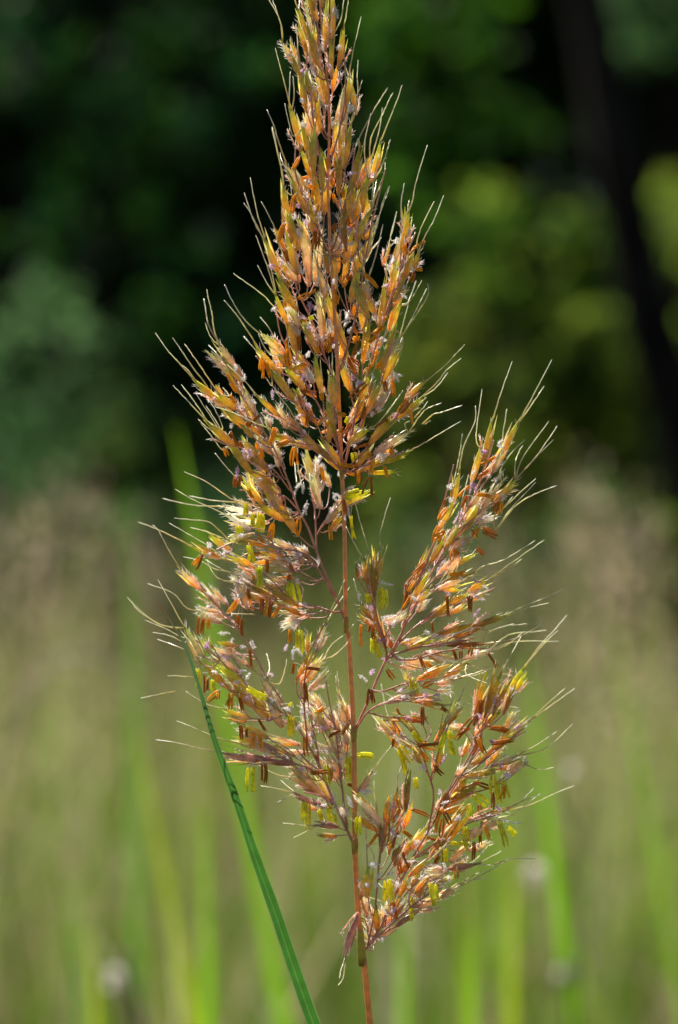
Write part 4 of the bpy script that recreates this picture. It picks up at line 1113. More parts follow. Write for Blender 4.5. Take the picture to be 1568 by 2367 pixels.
((-234,-11,-391),(-234,-10,-421),"o",226,(-251,9,-364)),
((-214,-8,-398),(-208,-5,-424),"b",228,(-209,13,-393)),
((-73,1,-369),(-70,9,-405),"b",235,(-63,22,-353)),
((-69,-47,-333),(-43,-48,-336),"b",233,(-78,-23,-330)),
((-193,-40,-376),(-157,-45,-395),"y",227,(-218,-16,-363)),
((-105,-52,-134),(-108,-48,-147),"b",211,(-122,-35,-126)),
((-96,-18,-325),(-99,-8,-345),"b",233,(-79,-23,-332)),
((-106,19,-413),(-103,26,-423),"y",232,(-138,27,-418)),
((-227,-16,-391),(-240,-20,-413),"o",226,(-251,9,-364)),
((150,8,-159),(137,5,-218),"b",189,(170,3,-127)),
((162,-20,-148),(149,-28,-168),"o",189,(170,3,-127)),
((152,-20,-181),(139,-23,-204),"o",246,(168,-3,-173)),
((89,-86,-163),(89,-84,-202),"y",242,(74,-89,-158)),
((96,-98,-166),(95,-107,-201),"y",242,(74,-89,-158)),
((60,-66,-173),(64,-60,-190),"y",243,(62,-56,-150)),
((77,-13,-270),(87,-17,-309),"y",245,(91,-7,-260)),
((71,-3,-274),(71,-12,-300),"y",245,(91,-7,-260)),
((74,-27,-243),(74,-20,-270),"b",245,(84,-8,-240)),
((48,-18,-244),(48,-23,-283),"o",244,(64,-24,-220)),
((64,0,-257),(68,2,-238),"b",245,(87,-7,-249)),
((200,23,-239),(203,19,-258),"b",249,(215,12,-213)),
((232,-9,-182),(235,-1,-221),"b",249,(233,8,-197)),
((279,33,-183),(283,30,-212),"b",250,(272,58,-183)),
((286,38,-183),(284,31,-213),"b",250,(272,58,-183)),
((243,-47,-295),(250,-42,-314),"b",255,(263,-30,-285)),
((259,-47,-295),(259,-54,-311),"b",255,(263,-30,-285)),
((282,-51,-291),(279,-43,-305),"o",255,(283,-30,-284)),
((324,69,-307),(341,62,-333),"b",258,(318,91,-307)),
((173,24,-311),(184,32,-338),"b",257,(173,46,-324)),
((187,30,-325),(200,33,-335),"o",257,(185,44,-325)),
((104,6,-340),(117,11,-357),"b",264,(142,18,-337)),
((64,-50,-379),(60,-55,-408),"b",262,(124,-34,-400)),
((67,-51,-379),(73,-56,-405),"b",262,(124,-34,-400)),
((156,5,-360),(159,-3,-405),"y",264,(147,18,-359)),
((162,-14,-368),(166,-17,-398),"y",259,(189,3,-350)),
((177,-86,-413),(177,-87,-448),"b",263,(182,-70,-406)),
((216,-87,-413),(228,-95,-422),"b",263,(208,-68,-410)),
((123,-40,-419),(129,-40,-432),"o",262,(124,-34,-400)),
((308,73,-410),(298,73,-440),"b",273,(312,91,-416)),
((291,59,-446),(258,67,-490),"b",273,(302,85,-442)),
((286,98,-472),(262,89,-488),"b",285,(259,96,-474)),
((329,90,-471),(362,85,-478),"b",276,(321,105,-464)),
((350,106,-469),(373,101,-479),"b",276,(333,107,-453)),
((298,84,-491),(318,75,-524),"b",276,(316,104,-470)),
((304,71,-493),(311,70,-517),"o",279,(306,90,-497)),
((209,-88,-490),(167,-85,-494),"b",269,(217,-76,-477)),
((174,-58,-512),(191,-49,-529),"o",283,(166,-33,-520)),
((171,-67,-495),(203,-76,-501),"o",268,(164,-45,-480)),
((235,74,-477),(248,65,-496),"y",285,(241,93,-472)),
((225,-99,-467),(212,-99,-506),"y",269,(220,-80,-467)),
((132,75,-510),(155,67,-540),"y",267,(131,75,-483)),
((131,71,-520),(145,71,-566),"y",267,(131,75,-483)),
((235,-88,-487),(242,-83,-513),"y",269,(217,-76,-477)),
((158,-57,-470),(178,-51,-493),"y",268,(158,-42,-472)),
((204,-52,-539),(220,-60,-558),"b",271,(209,-32,-537)),
((377,55,-495),(334,61,-502),"b",277,(369,72,-490)),
((38,62,-526),(72,66,-533),"y",309,(16,53,-489)),
((22,37,-534),(22,32,-576),"y",299,(-3,37,-519)),
((192,-16,-349),(172,-14,-355),"o",259,(192,3,-349)),
((179,-7,-375),(199,1,-366),"o",259,(189,3,-350)),
((118,50,-492),(115,53,-508),"b",266,(104,70,-470)),
((-190,-49,-547),(-190,-46,-592),"y",290,(-186,-58,-521)),
((-183,-66,-546),(-183,-63,-590),"y",290,(-179,-57,-522)),
((-164,-45,-538),(-164,-48,-570),"b",290,(-179,-57,-522)),
((-157,-68,-536),(-157,-60,-574),"b",290,(-179,-57,-522)),
((-182,-72,-470),(-185,-81,-499),"o",288,(-180,-55,-466)),
((-169,-81,-473),(-163,-78,-499),"o",288,(-173,-57,-469)),
((-209,-68,-454),(-207,-64,-481),"b",288,(-201,-49,-457)),
((-196,-64,-461),(-196,-65,-477),"b",288,(-195,-51,-459)),
((-106,31,-442),(-105,30,-482),"y",293,(-135,36,-443)),
((-100,41,-446),(-100,37,-479),"y",296,(-71,51,-450)),
((-73,32,-488),(-70,39,-525),"b",296,(-63,48,-471)),
((-73,-4,-624),(-73,-8,-659),"y",304,(-69,13,-618)),
((-66,-1,-627),(-68,-10,-676),"y",304,(-69,13,-618)),
((-43,31,-644),(-33,24,-666),"y",303,(-44,46,-633)),
((-20,43,-635),(-20,43,-665),"y",303,(-44,46,-633)),
((-14,15,-652),(-10,13,-671),"y",306,(5,8,-641)),
((26,27,-531),(26,32,-574),"y",299,(-3,37,-519)),
((23,32,-531),(21,26,-567),"y",299,(-3,37,-519)),
((43,41,-526),(71,35,-527),"y",309,(16,53,-489)),
((-27,8,-546),(-24,4,-585),"y",302,(-16,26,-542)),
((-17,6,-552),(-20,1,-575),"o",302,(-12,28,-552)),
((-50,32,-525),(-43,37,-548),"b",308,(-38,46,-510)),
((-60,-15,-560),(-27,-22,-556),"b",310,(-78,-2,-562)),
((-20,17,-484),(3,21,-471),"b",299,(-11,35,-485)),
((9,32,-479),(23,38,-456),"b",309,(13,52,-479)),
((19,36,-588),(33,43,-595),"b",302,(-9,29,-558)),
((-73,27,-382),(-70,33,-406),"b",235,(-63,22,-353)),
((42,-73,-649),(42,-74,-681),"y",317,(62,-68,-633)),
((-173,37,-449),(-159,35,-472),"b",229,(-166,43,-430)),
((-47,20,-431),(-33,22,-422),"o",295,(-47,37,-436)),
((62,-39,-713),(81,-40,-688),"o",313,(89,-43,-706)),
((103,-124,-654),(99,-114,-694),"b",312,(100,-102,-647)),
((125,-66,-678),(114,-70,-713),"b",315,(142,-55,-659)),
((128,-98,-629),(110,-105,-653),"o",311,(117,-90,-623)),
((124,-110,-607),(131,-118,-627),"o",311,(120,-91,-608)),
((156,-83,-631),(188,-77,-645),"b",315,(151,-59,-633)),
((163,-85,-564),(165,-84,-585),"y",314,(149,-90,-570)),
((135,-67,-678),(153,-74,-691),"o",315,(142,-55,-659)),
((130,16,-744),(134,25,-778),"b",329,(144,40,-734)),
((137,17,-734),(151,9,-765),"b",329,(144,40,-734)),
((216,13,-741),(205,20,-766),"b",323,(207,16,-727)),
((224,6,-733),(226,15,-766),"b",322,(243,11,-695)),
((192,61,-707),(228,66,-718),"b",328,(179,53,-696)),
((222,0,-639),(208,-7,-685),"o",320,(222,17,-631)),
((215,1,-643),(205,-2,-668),"b",320,(222,17,-631)),
((226,-2,-646),(238,2,-668),"b",320,(222,17,-631)),
((223,7,-661),(219,9,-697),"b",320,(222,17,-631)),
((333,33,-571),(333,33,-607),"y",280,(327,34,-556)),
((341,26,-585),(347,29,-624),"y",282,(376,32,-560)),
((356,30,-582),(363,30,-614),"y",282,(376,32,-560)),
((292,34,-611),(320,33,-632),"y",319,(277,41,-606)),
((333,62,-610),(332,57,-645),"b",324,(344,67,-653)),
((304,60,-635),(308,67,-657),"b",324,(310,59,-661)),
((345,33,-671),(360,35,-718),"y",325,(342,57,-673)),
((368,56,-685),(383,66,-700),"y",325,(342,57,-673)),
((308,6,-668),(305,13,-712),"b",326,(313,4,-680)),
((311,-18,-673),(321,-27,-700),"o",326,(313,4,-680)),
((290,4,-711),(288,-2,-746),"b",326,(293,9,-694)),
((272,4,-679),(273,12,-705),"y",322,(262,2,-670)),
((266,11,-708),(280,8,-722),"y",326,(293,9,-694)),
((229,-1,-725),(230,8,-751),"y",322,(243,11,-695)),
((240,-8,-710),(261,-9,-713),"y",322,(243,11,-695)),
((101,-7,-795),(100,2,-836),"y",336,(135,-9,-809)),
((108,-25,-789),(115,-33,-831),"y",336,(138,-10,-803)),
((151,11,-830),(153,12,-876),"y",338,(158,25,-816)),
((158,-13,-830),(156,-20,-868),"y",352,(162,-13,-843)),
((195,-77,-790),(202,-79,-831),"y",334,(221,-70,-780)),
((202,-89,-791),(205,-92,-819),"y",334,(221,-70,-780)),
((279,-8,-628),(282,-11,-652),"y",322,(271,-2,-660)),
((115,-4,-838),(123,-1,-874),"b",351,(123,21,-846)),
((247,-96,-755),(248,-104,-772),"o",332,(254,-71,-755)),
((299,36,-586),(328,43,-597),"b",319,(277,41,-606)),
((356,24,-592),(352,26,-617),"o",282,(376,32,-560)),
((264,49,-601),(300,48,-585),"b",318,(261,68,-600)),
]
STIGMAS = [
((-61,3,992),(-60,2,975),"w",13),
((-56,-3,961),(-53,-7,941),"w",13),
((-4,-36,989),(-1,-39,996),"w",8),
((0,-12,940),(3,-16,930),"w",9),
((-25,-47,953),(-19,-50,947),"p",7),
((-40,16,999),(-47,21,1002),"w",2),
((-109,-20,978),(-99,-22,970),"w",10),
((-73,-91,933),(-78,-96,927),"p",12),
((-80,-82,874),(-76,-75,869),"w",17),
((-40,4,897),(-37,1,881),"w",14),
((22,-36,870),(32,-29,866),"w",18),
((-59,-17,861),(-59,-19,851),"w",26),
((-8,-71,1071),(-7,-72,1055),"w",4),
((-77,-22,826),(-75,-28,833),"w",24),
((-8,16,780),(-8,21,773),"p",31),
((22,-78,720),(28,-82,724),"p",40),
((3,-28,667),(5,-20,657),"w",33),
((-74,28,685),(-72,35,676),"w",34),
((-84,-25,654),(-92,-18,653),"p",35),
((-70,9,627),(-68,12,622),"p",36),
((-46,-4,637),(-41,-1,643),"w",37),
((-41,4,634),(-41,7,627),"w",29),
((-98,4,632),(-97,11,625),"w",50),
((-89,-3,605),(-85,3,598),"w",50),
((24,-23,607),(21,-24,600),"p",56),
((-2,19,836),(-8,11,840),"w",31),
((24,-37,855),(24,-42,862),"w",18),
((72,-14,724),(70,-6,718),"p",42),
((-60,37,723),(-52,43,720),"p",49),
((55,27,735),(63,32,732),"w",43),
((-60,-16,862),(-58,-15,850),"w",26),
((-89,4,603),(-87,-1,593),"w",50),
((-125,22,534),(-121,23,541),"p",52),
((-149,23,532),(-141,17,531),"p",52),
((-87,8,552),(-89,3,546),"w",51),
((-81,6,514),(-81,6,522),"w",51),
((-41,-8,505),(-37,-6,490),"w",65),
((-26,3,483),(-25,10,476),"w",65),
((-67,-8,448),(-63,-3,433),"p",84),
((-49,-9,442),(-57,-4,440),"p",84),
((20,-5,429),(14,-13,412),"w",88),
((-115,2,435),(-108,8,440),"w",78),
((26,-14,605),(18,-11,604),"p",56),
((4,-12,566),(1,-15,573),"w",54),
((31,-48,573),(25,-48,568),"w",68),
((-51,0,646),(-50,3,654),"w",37),
((-40,11,637),(-43,15,631),"w",29),
((-95,3,631),(-100,7,637),"w",50),
((-136,11,438),(-140,6,430),"w",78),
((-12,-14,489),(-7,-17,495),"w",55),
((-6,-9,584),(-4,-5,575),"w",54),
((95,17,489),(101,15,496),"p",104),
((113,35,539),(116,36,549),"w",77),
((151,12,598),(153,12,605),"w",69),
((126,27,579),(131,20,585),"w",70),
((157,-3,516),(155,-3,523),"w",73),
((132,51,509),(130,54,517),"w",75),
((140,0,480),(141,6,488),"p",76),
((135,-14,466),(140,-20,459),"w",76),
((108,34,527),(101,41,530),"w",77),
((-65,3,398),(-59,11,392),"p",103),
((-97,26,326),(-95,20,316),"w",80),
((-32,3,376),(-36,3,369),"w",84),
((-24,-1,413),(-20,-4,403),"w",86),
((-16,7,358),(-17,14,366),"w",102),
((-63,-6,294),(-59,-9,281),"w",100),
((-145,33,263),(-147,30,251),"p",99),
((-107,33,279),(-104,32,286),"w",99),
((-77,1,293),(-77,2,285),"p",100),
((32,18,284),(30,20,291),"p",92),
((47,-43,277),(40,-44,275),"p",113),
((43,-6,338),(50,-13,340),"w",89),
((63,-17,347),(57,-13,342),"w",89),
((-69,31,336),(-67,27,343),"w",80),
((12,4,431),(20,9,416),"w",87),
((26,-5,385),(25,-12,392),"w",87),
((12,1,399),(17,0,405),"w",87),
((-85,7,416),(-77,6,414),"p",81),
((-4,6,364),(-7,-2,371),"p",102),
((83,5,450),(80,2,442),"w",104),
((77,-4,413),(73,-6,420),"w",104),
((95,61,380),(103,66,380),"w",109),
((74,-41,285),(76,-37,293),"w",113),
((120,19,296),(128,11,294),"w",111),
((117,-28,209),(114,-34,202),"p",117),
((45,-44,277),(42,-46,270),"p",113),
((74,-37,211),(72,-44,203),"w",148),
((94,6,408),(91,2,415),"p",104),
((88,-37,219),(81,-43,222),"w",110),
((-208,25,283),(-213,32,289),"w",121),
((-187,49,242),(-185,55,234),"w",122),
((-201,58,251),(-204,58,243),"p",122),
((-268,50,248),(-266,51,238),"p",124),
((-285,72,247),(-285,69,239),"w",125),
((-230,26,190),(-236,33,182),"w",127),
((-220,40,228),(-217,43,221),"p",129),
((-193,-76,132),(-190,-82,120),"p",133),
((-167,54,139),(-161,54,144),"w",159),
((-275,65,239),(-273,59,246),"w",125),
((-223,53,318),(-216,46,308),"w",120),
((-70,34,231),(-68,35,227),"p",101),
((-88,35,209),(-84,31,215),"p",155),
((45,-3,182),(43,4,172),"w",160),
((-79,-23,164),(-73,-30,168),"p",136),
((-3,10,129),(1,12,137),"p",137),
((15,4,77),(7,11,77),"w",137),
((-1,1,77),(-6,4,83),"w",137),
((95,-76,119),(89,-78,114),"w",176),
((35,-8,144),(28,-5,148),"w",160),
((-78,11,60),(-84,6,44),"w",172),
((-176,-14,95),(-170,-12,89),"p",164),
((33,-12,54),(19,-14,40),"w",173),
((-43,76,118),(-36,83,123),"w",143),
((-144,-32,99),(-150,-24,95),"p",157),
((-77,53,68),(-83,58,28),"w",141),
((-70,23,21),(-80,23,-5),"w",172),
((-14,-10,2),(-18,-16,8),"p",174),
((-10,-2,38),(0,-3,28),"w",174),
((19,-5,18),(29,-7,-8),"w",173),
((-196,-67,135),(-189,-61,116),"p",133),
((-216,-43,96),(-219,-38,77),"p",162),
((-44,84,115),(-47,84,98),"w",143),
((-148,-35,96),(-141,-40,92),"w",157),
((-178,-12,97),(-168,-4,87),"p",164),
((-158,-11,28),(-155,-18,8),"w",166),
((-109,15,5),(-105,13,-2),"w",168),
((289,23,64),(286,25,44),"p",178),
((345,23,143),(353,22,144),"w",180),
((317,-3,129),(309,-7,129),"p",177),
((267,58,5),(260,52,-22),"p",197),
((355,26,90),(332,28,64),"w",180),
((234,43,-98),(217,36,-124),"p",192),
((266,18,-71),(276,26,-62),"p",190),
((318,21,-12),(331,15,-9),"w",187),
((323,36,77),(316,43,81),"w",180),
((309,31,-15),(301,25,-15),"p",187),
((236,-57,50),(234,-60,58),"w",181),
((354,9,34),(347,15,32),"w",184),
((90,-37,122),(100,-32,126),"w",175),
((-239,-49,-85),(-223,-42,-92),"w",205),
((-274,-75,-75),(-276,-76,-68),"w",204),
((-135,-35,-82),(-133,-37,-90),"p",207),
((-205,-84,-124),(-195,-88,-133),"w",215),
((-86,-39,-141),(-79,-45,-147),"w",210),
((-217,-103,-143),(-207,-108,-165),"p",216),
((-92,-21,-89),(-91,-27,-96),"p",209),
((-261,82,-264),(-244,87,-264),"w",222),
((-214,82,-294),(-207,74,-297),"w",222),
((-191,84,-280),(-188,90,-294),"w",222),
((-278,96,-207),(-285,101,-203),"w",218),
((-241,4,-313),(-248,4,-316),"p",225),
((-214,-1,-346),(-206,-7,-345),"w",236),
((-197,-32,-357),(-191,-33,-352),"w",227),
((-156,38,-387),(-160,43,-395),"w",231),
((-143,43,-355),(-151,44,-353),"p",231),
((-95,-40,-291),(-92,-48,-304),"w",233),
((-115,-33,-295),(-110,-31,-289),"p",233),
((-103,19,-419),(-106,17,-426),"w",232),
((-75,-67,-195),(-71,-69,-201),"w",213),
((-47,-23,-99),(-49,-21,-106),"w",209),
((-80,36,-427),(-73,32,-440),"w",296),
((-250,-6,-372),(-258,-2,-373),"p",226),
((-110,18,-422),(-117,18,-424),"w",232),
((-231,85,-277),(-230,87,-285),"w",222),
((86,-99,-147),(109,-92,-153),"w",196),
((94,-16,-227),(113,-20,-234),"w",245),
((44,-62,-173),(50,-66,-190),"w",243),
((287,-93,-224),(299,-96,-215),"p",252),
((292,18,-146),(305,13,-143),"p",193),
((313,46,-160),(320,42,-162),"w",248),
((294,54,-177),(317,53,-180),"p",248),
((199,-5,-264),(225,-8,-264),"p",253),
((196,17,-304),(191,22,-299),"w",256),
((144,37,-325),(121,33,-315),"w",257),
((104,46,-322),(101,44,-315),"p",257),
((74,-19,-339),(68,-16,-343),"p",245),
((44,2,-353),(58,7,-366),"w",298),
((126,-47,-383),(136,-41,-380),"p",262),
((187,-82,-390),(182,-79,-384),"p",263),
((234,49,-173),(237,42,-180),"p",247),
((166,-22,-188),(160,-27,-182),"w",246),
((337,51,-402),(335,51,-410),"p",272),
((378,70,-470),(388,70,-460),"p",278),
((327,61,-499),(331,64,-509),"p",277),
((227,-52,-519),(214,-46,-533),"p",271),
((181,-46,-543),(178,-48,-549),"w",283),
((350,45,-554),(355,53,-549),"p",281),
((142,-33,-439),(149,-38,-442),"p",265),
((186,-4,-257),(193,-11,-258),"w",253),
((153,-4,-274),(145,-12,-274),"w",253),
((213,-79,-400),(203,-72,-388),"p",263),
((310,58,-446),(310,63,-438),"p",272),
((61,-30,-204),(64,-26,-217),"p",244),
((-120,49,-513),(-113,55,-527),"w",292),
((-154,-40,-522),(-148,-34,-518),"w",291),
((-103,23,-422),(-110,15,-419),"w",232),
((-80,37,-436),(-73,43,-443),"w",296),
((-53,30,-492),(-60,37,-502),"w",296),
((-34,32,-518),(-20,28,-528),"w",308),
((-10,18,-560),(-16,15,-554),"w",302),
((-33,19,-557),(-28,22,-563),"w",302),
((16,4,-651),(9,10,-638),"w",306),
((-10,4,-605),(-4,7,-625),"w",300),
((49,-1,-604),(59,4,-598),"w",307),
((19,-97,-601),(35,-91,-615),"w",316),
((-143,27,-445),(-147,20,-451),"p",293),
((-70,78,-426),(-65,73,-431),"w",238),
((-87,40,-463),(-93,41,-467),"w",296),
((-149,16,-415),(-142,24,-428),"w",293),
((128,-102,-643),(127,-109,-652),"w",311),
((79,-72,-776),(89,-78,-768),"w",343),
((65,-82,-747),(79,-84,-753),"w",343),
((161,-22,-747),(154,-24,-749),"w",331),
((111,-64,-685),(125,-68,-699),"w",313),
((126,-24,-793),(133,-30,-799),"w",336),
((114,-73,-765),(107,-65,-769),"w",330),
((302,30,-725),(298,30,-718),"w",327),
((350,49,-666),(383,56,-681),"w",325),
((188,38,-697),(206,38,-697),"w",328),
((257,-13,-652),(254,-16,-659),"w",322),
((350,60,-646),(346,60,-639),"p",324),
((215,2,-607),(213,-5,-599),"p",320),
((178,-46,-776),(173,-49,-781),"w",333),
((98,22,-917),(92,19,-922),"w",342),
((69,12,-869),(62,10,-870),"w",344),
((44,-4,-600),(62,1,-600),"w",307),
((106,-116,-669),(109,-124,-675),"p",312),
((226,-85,-757),(222,-86,-750),"w",332),
((83,-67,-798),(76,-64,-795),"w",343),
((-166,-17,72),(-177,-21,75),"w",158),
((-142,-15,23),(-136,-19,19),"p",166),
((-203,7,13),(-198,3,9),"w",170),
((293,16,91),(289,12,87),"w",178),
((241,-49,22),(242,-53,28),"w",181),
((261,13,-140),(267,9,-147),"w",193),
((-203,-47,-53),(-208,-51,-54),"w",201),
((-275,-79,-87),(-284,-83,-89),"w",204),
((-243,-50,-94),(-251,-54,-87),"w",205),
((-125,-42,-101),(-132,-46,-101),"w",207),
((-90,-23,-97),(-89,-27,-104),"w",209),
((-106,-37,-107),(-114,-41,-100),"w",210),
((-201,-89,-134),(-198,-93,-126),"w",215),
((-204,-99,-174),(-212,-103,-175),"w",216),
((-282,96,-185),(-289,92,-183),"w",218),
((-284,-68,-286),(-277,-72,-284),"p",224),
((-272,2,-343),(-266,-2,-342),"w",226),
((-215,-28,-364),(-220,-32,-361),"w",227),
((-200,-1,-402),(-192,-5,-399),"p",228),
((-145,12,-410),(-150,8,-403),"w",232),
((-37,-34,-270),(-41,-38,-281),"w",234),
((-53,73,-428),(-62,69,-427),"w",238),
((97,-17,-276),(87,-21,-281),"p",245),
((297,74,-313),(296,70,-302),"w",258),
((136,-42,-394),(141,-46,-393),"w",262),
((138,62,-491),(145,58,-494),"w",267),
((376,118,-387),(381,114,-394),"w",275),
((367,18,-565),(361,14,-567),"w",282),
((124,-24,-233),(118,-28,-238),"w",286),
((-47,75,-445),(-40,71,-448),"w",294),
((-33,28,-465),(-33,24,-459),"p",295),
((-60,35,-477),(-62,31,-483),"w",296),
((1,26,-532),(8,22,-539),"w",299),
((-37,32,-635),(-29,28,-637),"w",303),
((-87,-14,-553),(-81,-18,-553),"p",310),
((117,-102,-622),(110,-106,-620),"p",311),
((223,5,-627),(234,1,-626),"w",320),
((330,52,-654),(323,48,-651),"w",324),
((165,38,-712),(171,34,-719),"w",328),
((230,-84,-775),(230,-88,-781),"w",334),
((61,-74,-791),(55,-78,-793),"w",343),
((62,9,-886),(67,5,-889),"w",346),
((111,-27,-857),(118,-31,-848),"p",347),
]
LEAF = [((-384,-90,-189),1.89),((-362,-95,-224),3.01),((-332,-100,-271),4.30),((-311,-105,-321),6.02),((-289,-110,-392),8.16),((-260,-115,-489),12.03),((-217,-120,-607),16.33),((-177,-125,-726),20.62),((-135,-130,-843),24.92),((-95,-135,-961),26.64),((-54,-140,-1075),27.50),((-15,-145,-1183),28.36)]

def PT(t):
    return Vector((t[0] * 1e-4, t[1] * 1e-4, LENS_Z + t[2] * 1e-4))

# ------------------------------------------------------------------ materials
def new_mat(name):
    m = bpy.data.materials.new(name); m.use_nodes = True
    nt = m.node_tree; nt.nodes.clear()
    out = nt.nodes.new('ShaderNodeOutputMaterial')
    return m, nt, out

def tissue(name, trans=0.4, rough=0.45, spec=0.35, gain=1.25, noise=400.0, amount=0.25, sheen=0.0, thin=1.0):
    """plant tissue: its own colour (attribute Col) varied by fine noise, partly see-through to light"""
    m, nt, out = new_mat(name)
    N, L = nt.nodes, nt.links
    at = N.new('ShaderNodeAttribute'); at.attribute_name = 'Col'
    tc = N.new('ShaderNodeTexCoord'); nz = N.new('ShaderNodeTexNoise')
    nz.inputs['Scale'].default_value = noise; nz.inputs['Detail'].default_value = 3
    L.new(tc.outputs['Object'], nz.inputs['Vector'])
    mr = N.new('ShaderNodeMapRange')
    mr.inputs['From Min'].default_value = .3; mr.inputs['From Max'].default_value = .7
    mr.inputs['To Min'].default_value = 1 - amount; mr.inputs['To Max'].default_value = 1 + amount
    L.new(nz.outputs['Fac'], mr.inputs['Value'])
    mu = N.new('ShaderNodeVectorMath'); mu.operation = 'SCALE'
    L.new(at.outputs['Color'], mu.inputs[0]); L.new(mr.outputs['Result'], mu.inputs['Scale'])
    p = N.new('ShaderNodeBsdfPrincipled')
    p.inputs['Roughness'].default_value = rough
    p.inputs['Specular IOR Level'].default_value = spec
    if sheen: p.inputs['Sheen Weight'].default_value = sheen
    L.new(mu.outputs[0], p.inputs['Base Color'])
    t = N.new('ShaderNodeBsdfTranslucent')
    g = N.new('ShaderNodeVectorMath'); g.operation = 'SCALE'; g.inputs['Scale'].default_value = gain
    if thin != 1.0:
        gm = N.new('ShaderNodeGamma'); gm.inputs['Gamma'].default_value = thin
        L.new(mu.outputs[0], gm.inputs['Color']); L.new(gm.outputs[0], g.inputs[0])
    else:
        L.new(mu.outputs[0], g.inputs[0])
    L.new(g.outputs[0], t.inputs['Color'])
    mx = N.new('ShaderNodeMixShader'); mx.inputs['Fac'].default_value = trans
    L.new(p.outputs[0], mx.inputs[1]); L.new(t.outputs[0], mx.inputs[2])
    L.new(mx.outputs[0], out.inputs['Surface'])
    return m

M_HUSK = tissue('husk', .52, .3, .7, 1.3, 900, .22, thin=.8)
M_STEM = tissue('stem', .22, .38, .45, 1.1, 600, .22)
M_AWN = tissue('awn_fibre', .45, .26, .9, 1.25, 700, .2)
M_ANTHER = tissue('anther', .4, .4, .4, 1.1, 1500, .3, thin=.75)
M_HAIR = tissue('hair', .45, .28, .7, 1.05, 200, .08)
M_LEAF = tissue('leaf_blade', .42, .4, .25, 1.4, 300, .15)
M_FOLIAGE = tissue('foliage', .5, .55, .04, 1.7, 3, .3)
M_GRASS = tissue('grass_blades', .45, .5, .12, 1.3, 4, .25)

def bark():
    m, nt, out = new_mat('bark')
    N, L = nt.nodes, nt.links
    p = N.new('ShaderNodeBsdfPrincipled'); p.inputs['Roughness'].default_value = .95; p.inputs['Specular IOR Level'].default_value = .05
    tc = N.new('ShaderNodeTexCoord'); nz = N.new('ShaderNodeTexNoise')
    nz.inputs['Scale'].default_value = 18; nz.inputs['Detail'].default_value = 6
    mp = N.new('ShaderNodeMapping'); mp.inputs['Scale'].default_value = (1, 1, .2)
    L.new(tc.outputs['Object'], mp.inputs['Vector']); L.new(mp.outputs[0], nz.inputs['Vector'])
    cr = N.new('ShaderNodeValToRGB')
    cr.color_ramp.elements[0].position = .35; cr.color_ramp.elements[0].color = (.006, .005, .0045, 1)
    cr.color_ramp.elements[1].position = .7; cr.color_ramp.elements[1].color = (.022, .018, .014, 1)
    L.new(nz.outputs['Fac'], cr.inputs[0]); L.new(cr.outputs[0], p.inputs['Base Color'])
    b = N.new('ShaderNodeBump'); b.inputs['Strength'].default_value = .6
    L.new(nz.outputs['Fac'], b.inputs['Height']); L.new(b.outputs[0], p.inputs['Normal'])
    L.new(p.outputs[0], out.inputs['Surface'])
    return m
M_BARK = bark()

def soil():
    m, nt, out = new_mat('soil')
    N, L = nt.nodes, nt.links
    p = N.new('ShaderNodeBsdfPrincipled'); p.inputs['Roughness'].default_value = .95
    tc = N.new('ShaderNodeTexCoord'); nz = N.new('ShaderNodeTexNoise')
    nz.inputs['Scale'].default_value = 1.3; nz.inputs['Detail'].default_value = 8
    L.new(tc.outputs['Object'], nz.inputs['Vector'])
    cr = N.new('ShaderNodeValToRGB')
    cr.color_ramp.elements[0].color = (.03, .035, .012, 1); cr.color_ramp.elements[0].position = .35
    cr.color_ramp.elements[1].color = (.09, .075, .04, 1); cr.color_ramp.elements[1].position = .7
    L.new(nz.outputs['Fac'], cr.inputs[0]); L.new(cr.outputs[0], p.inputs['Base Color'])
    L.new(p.outputs[0], out.inputs['Surface'])
    return m
M_SOIL = soil()

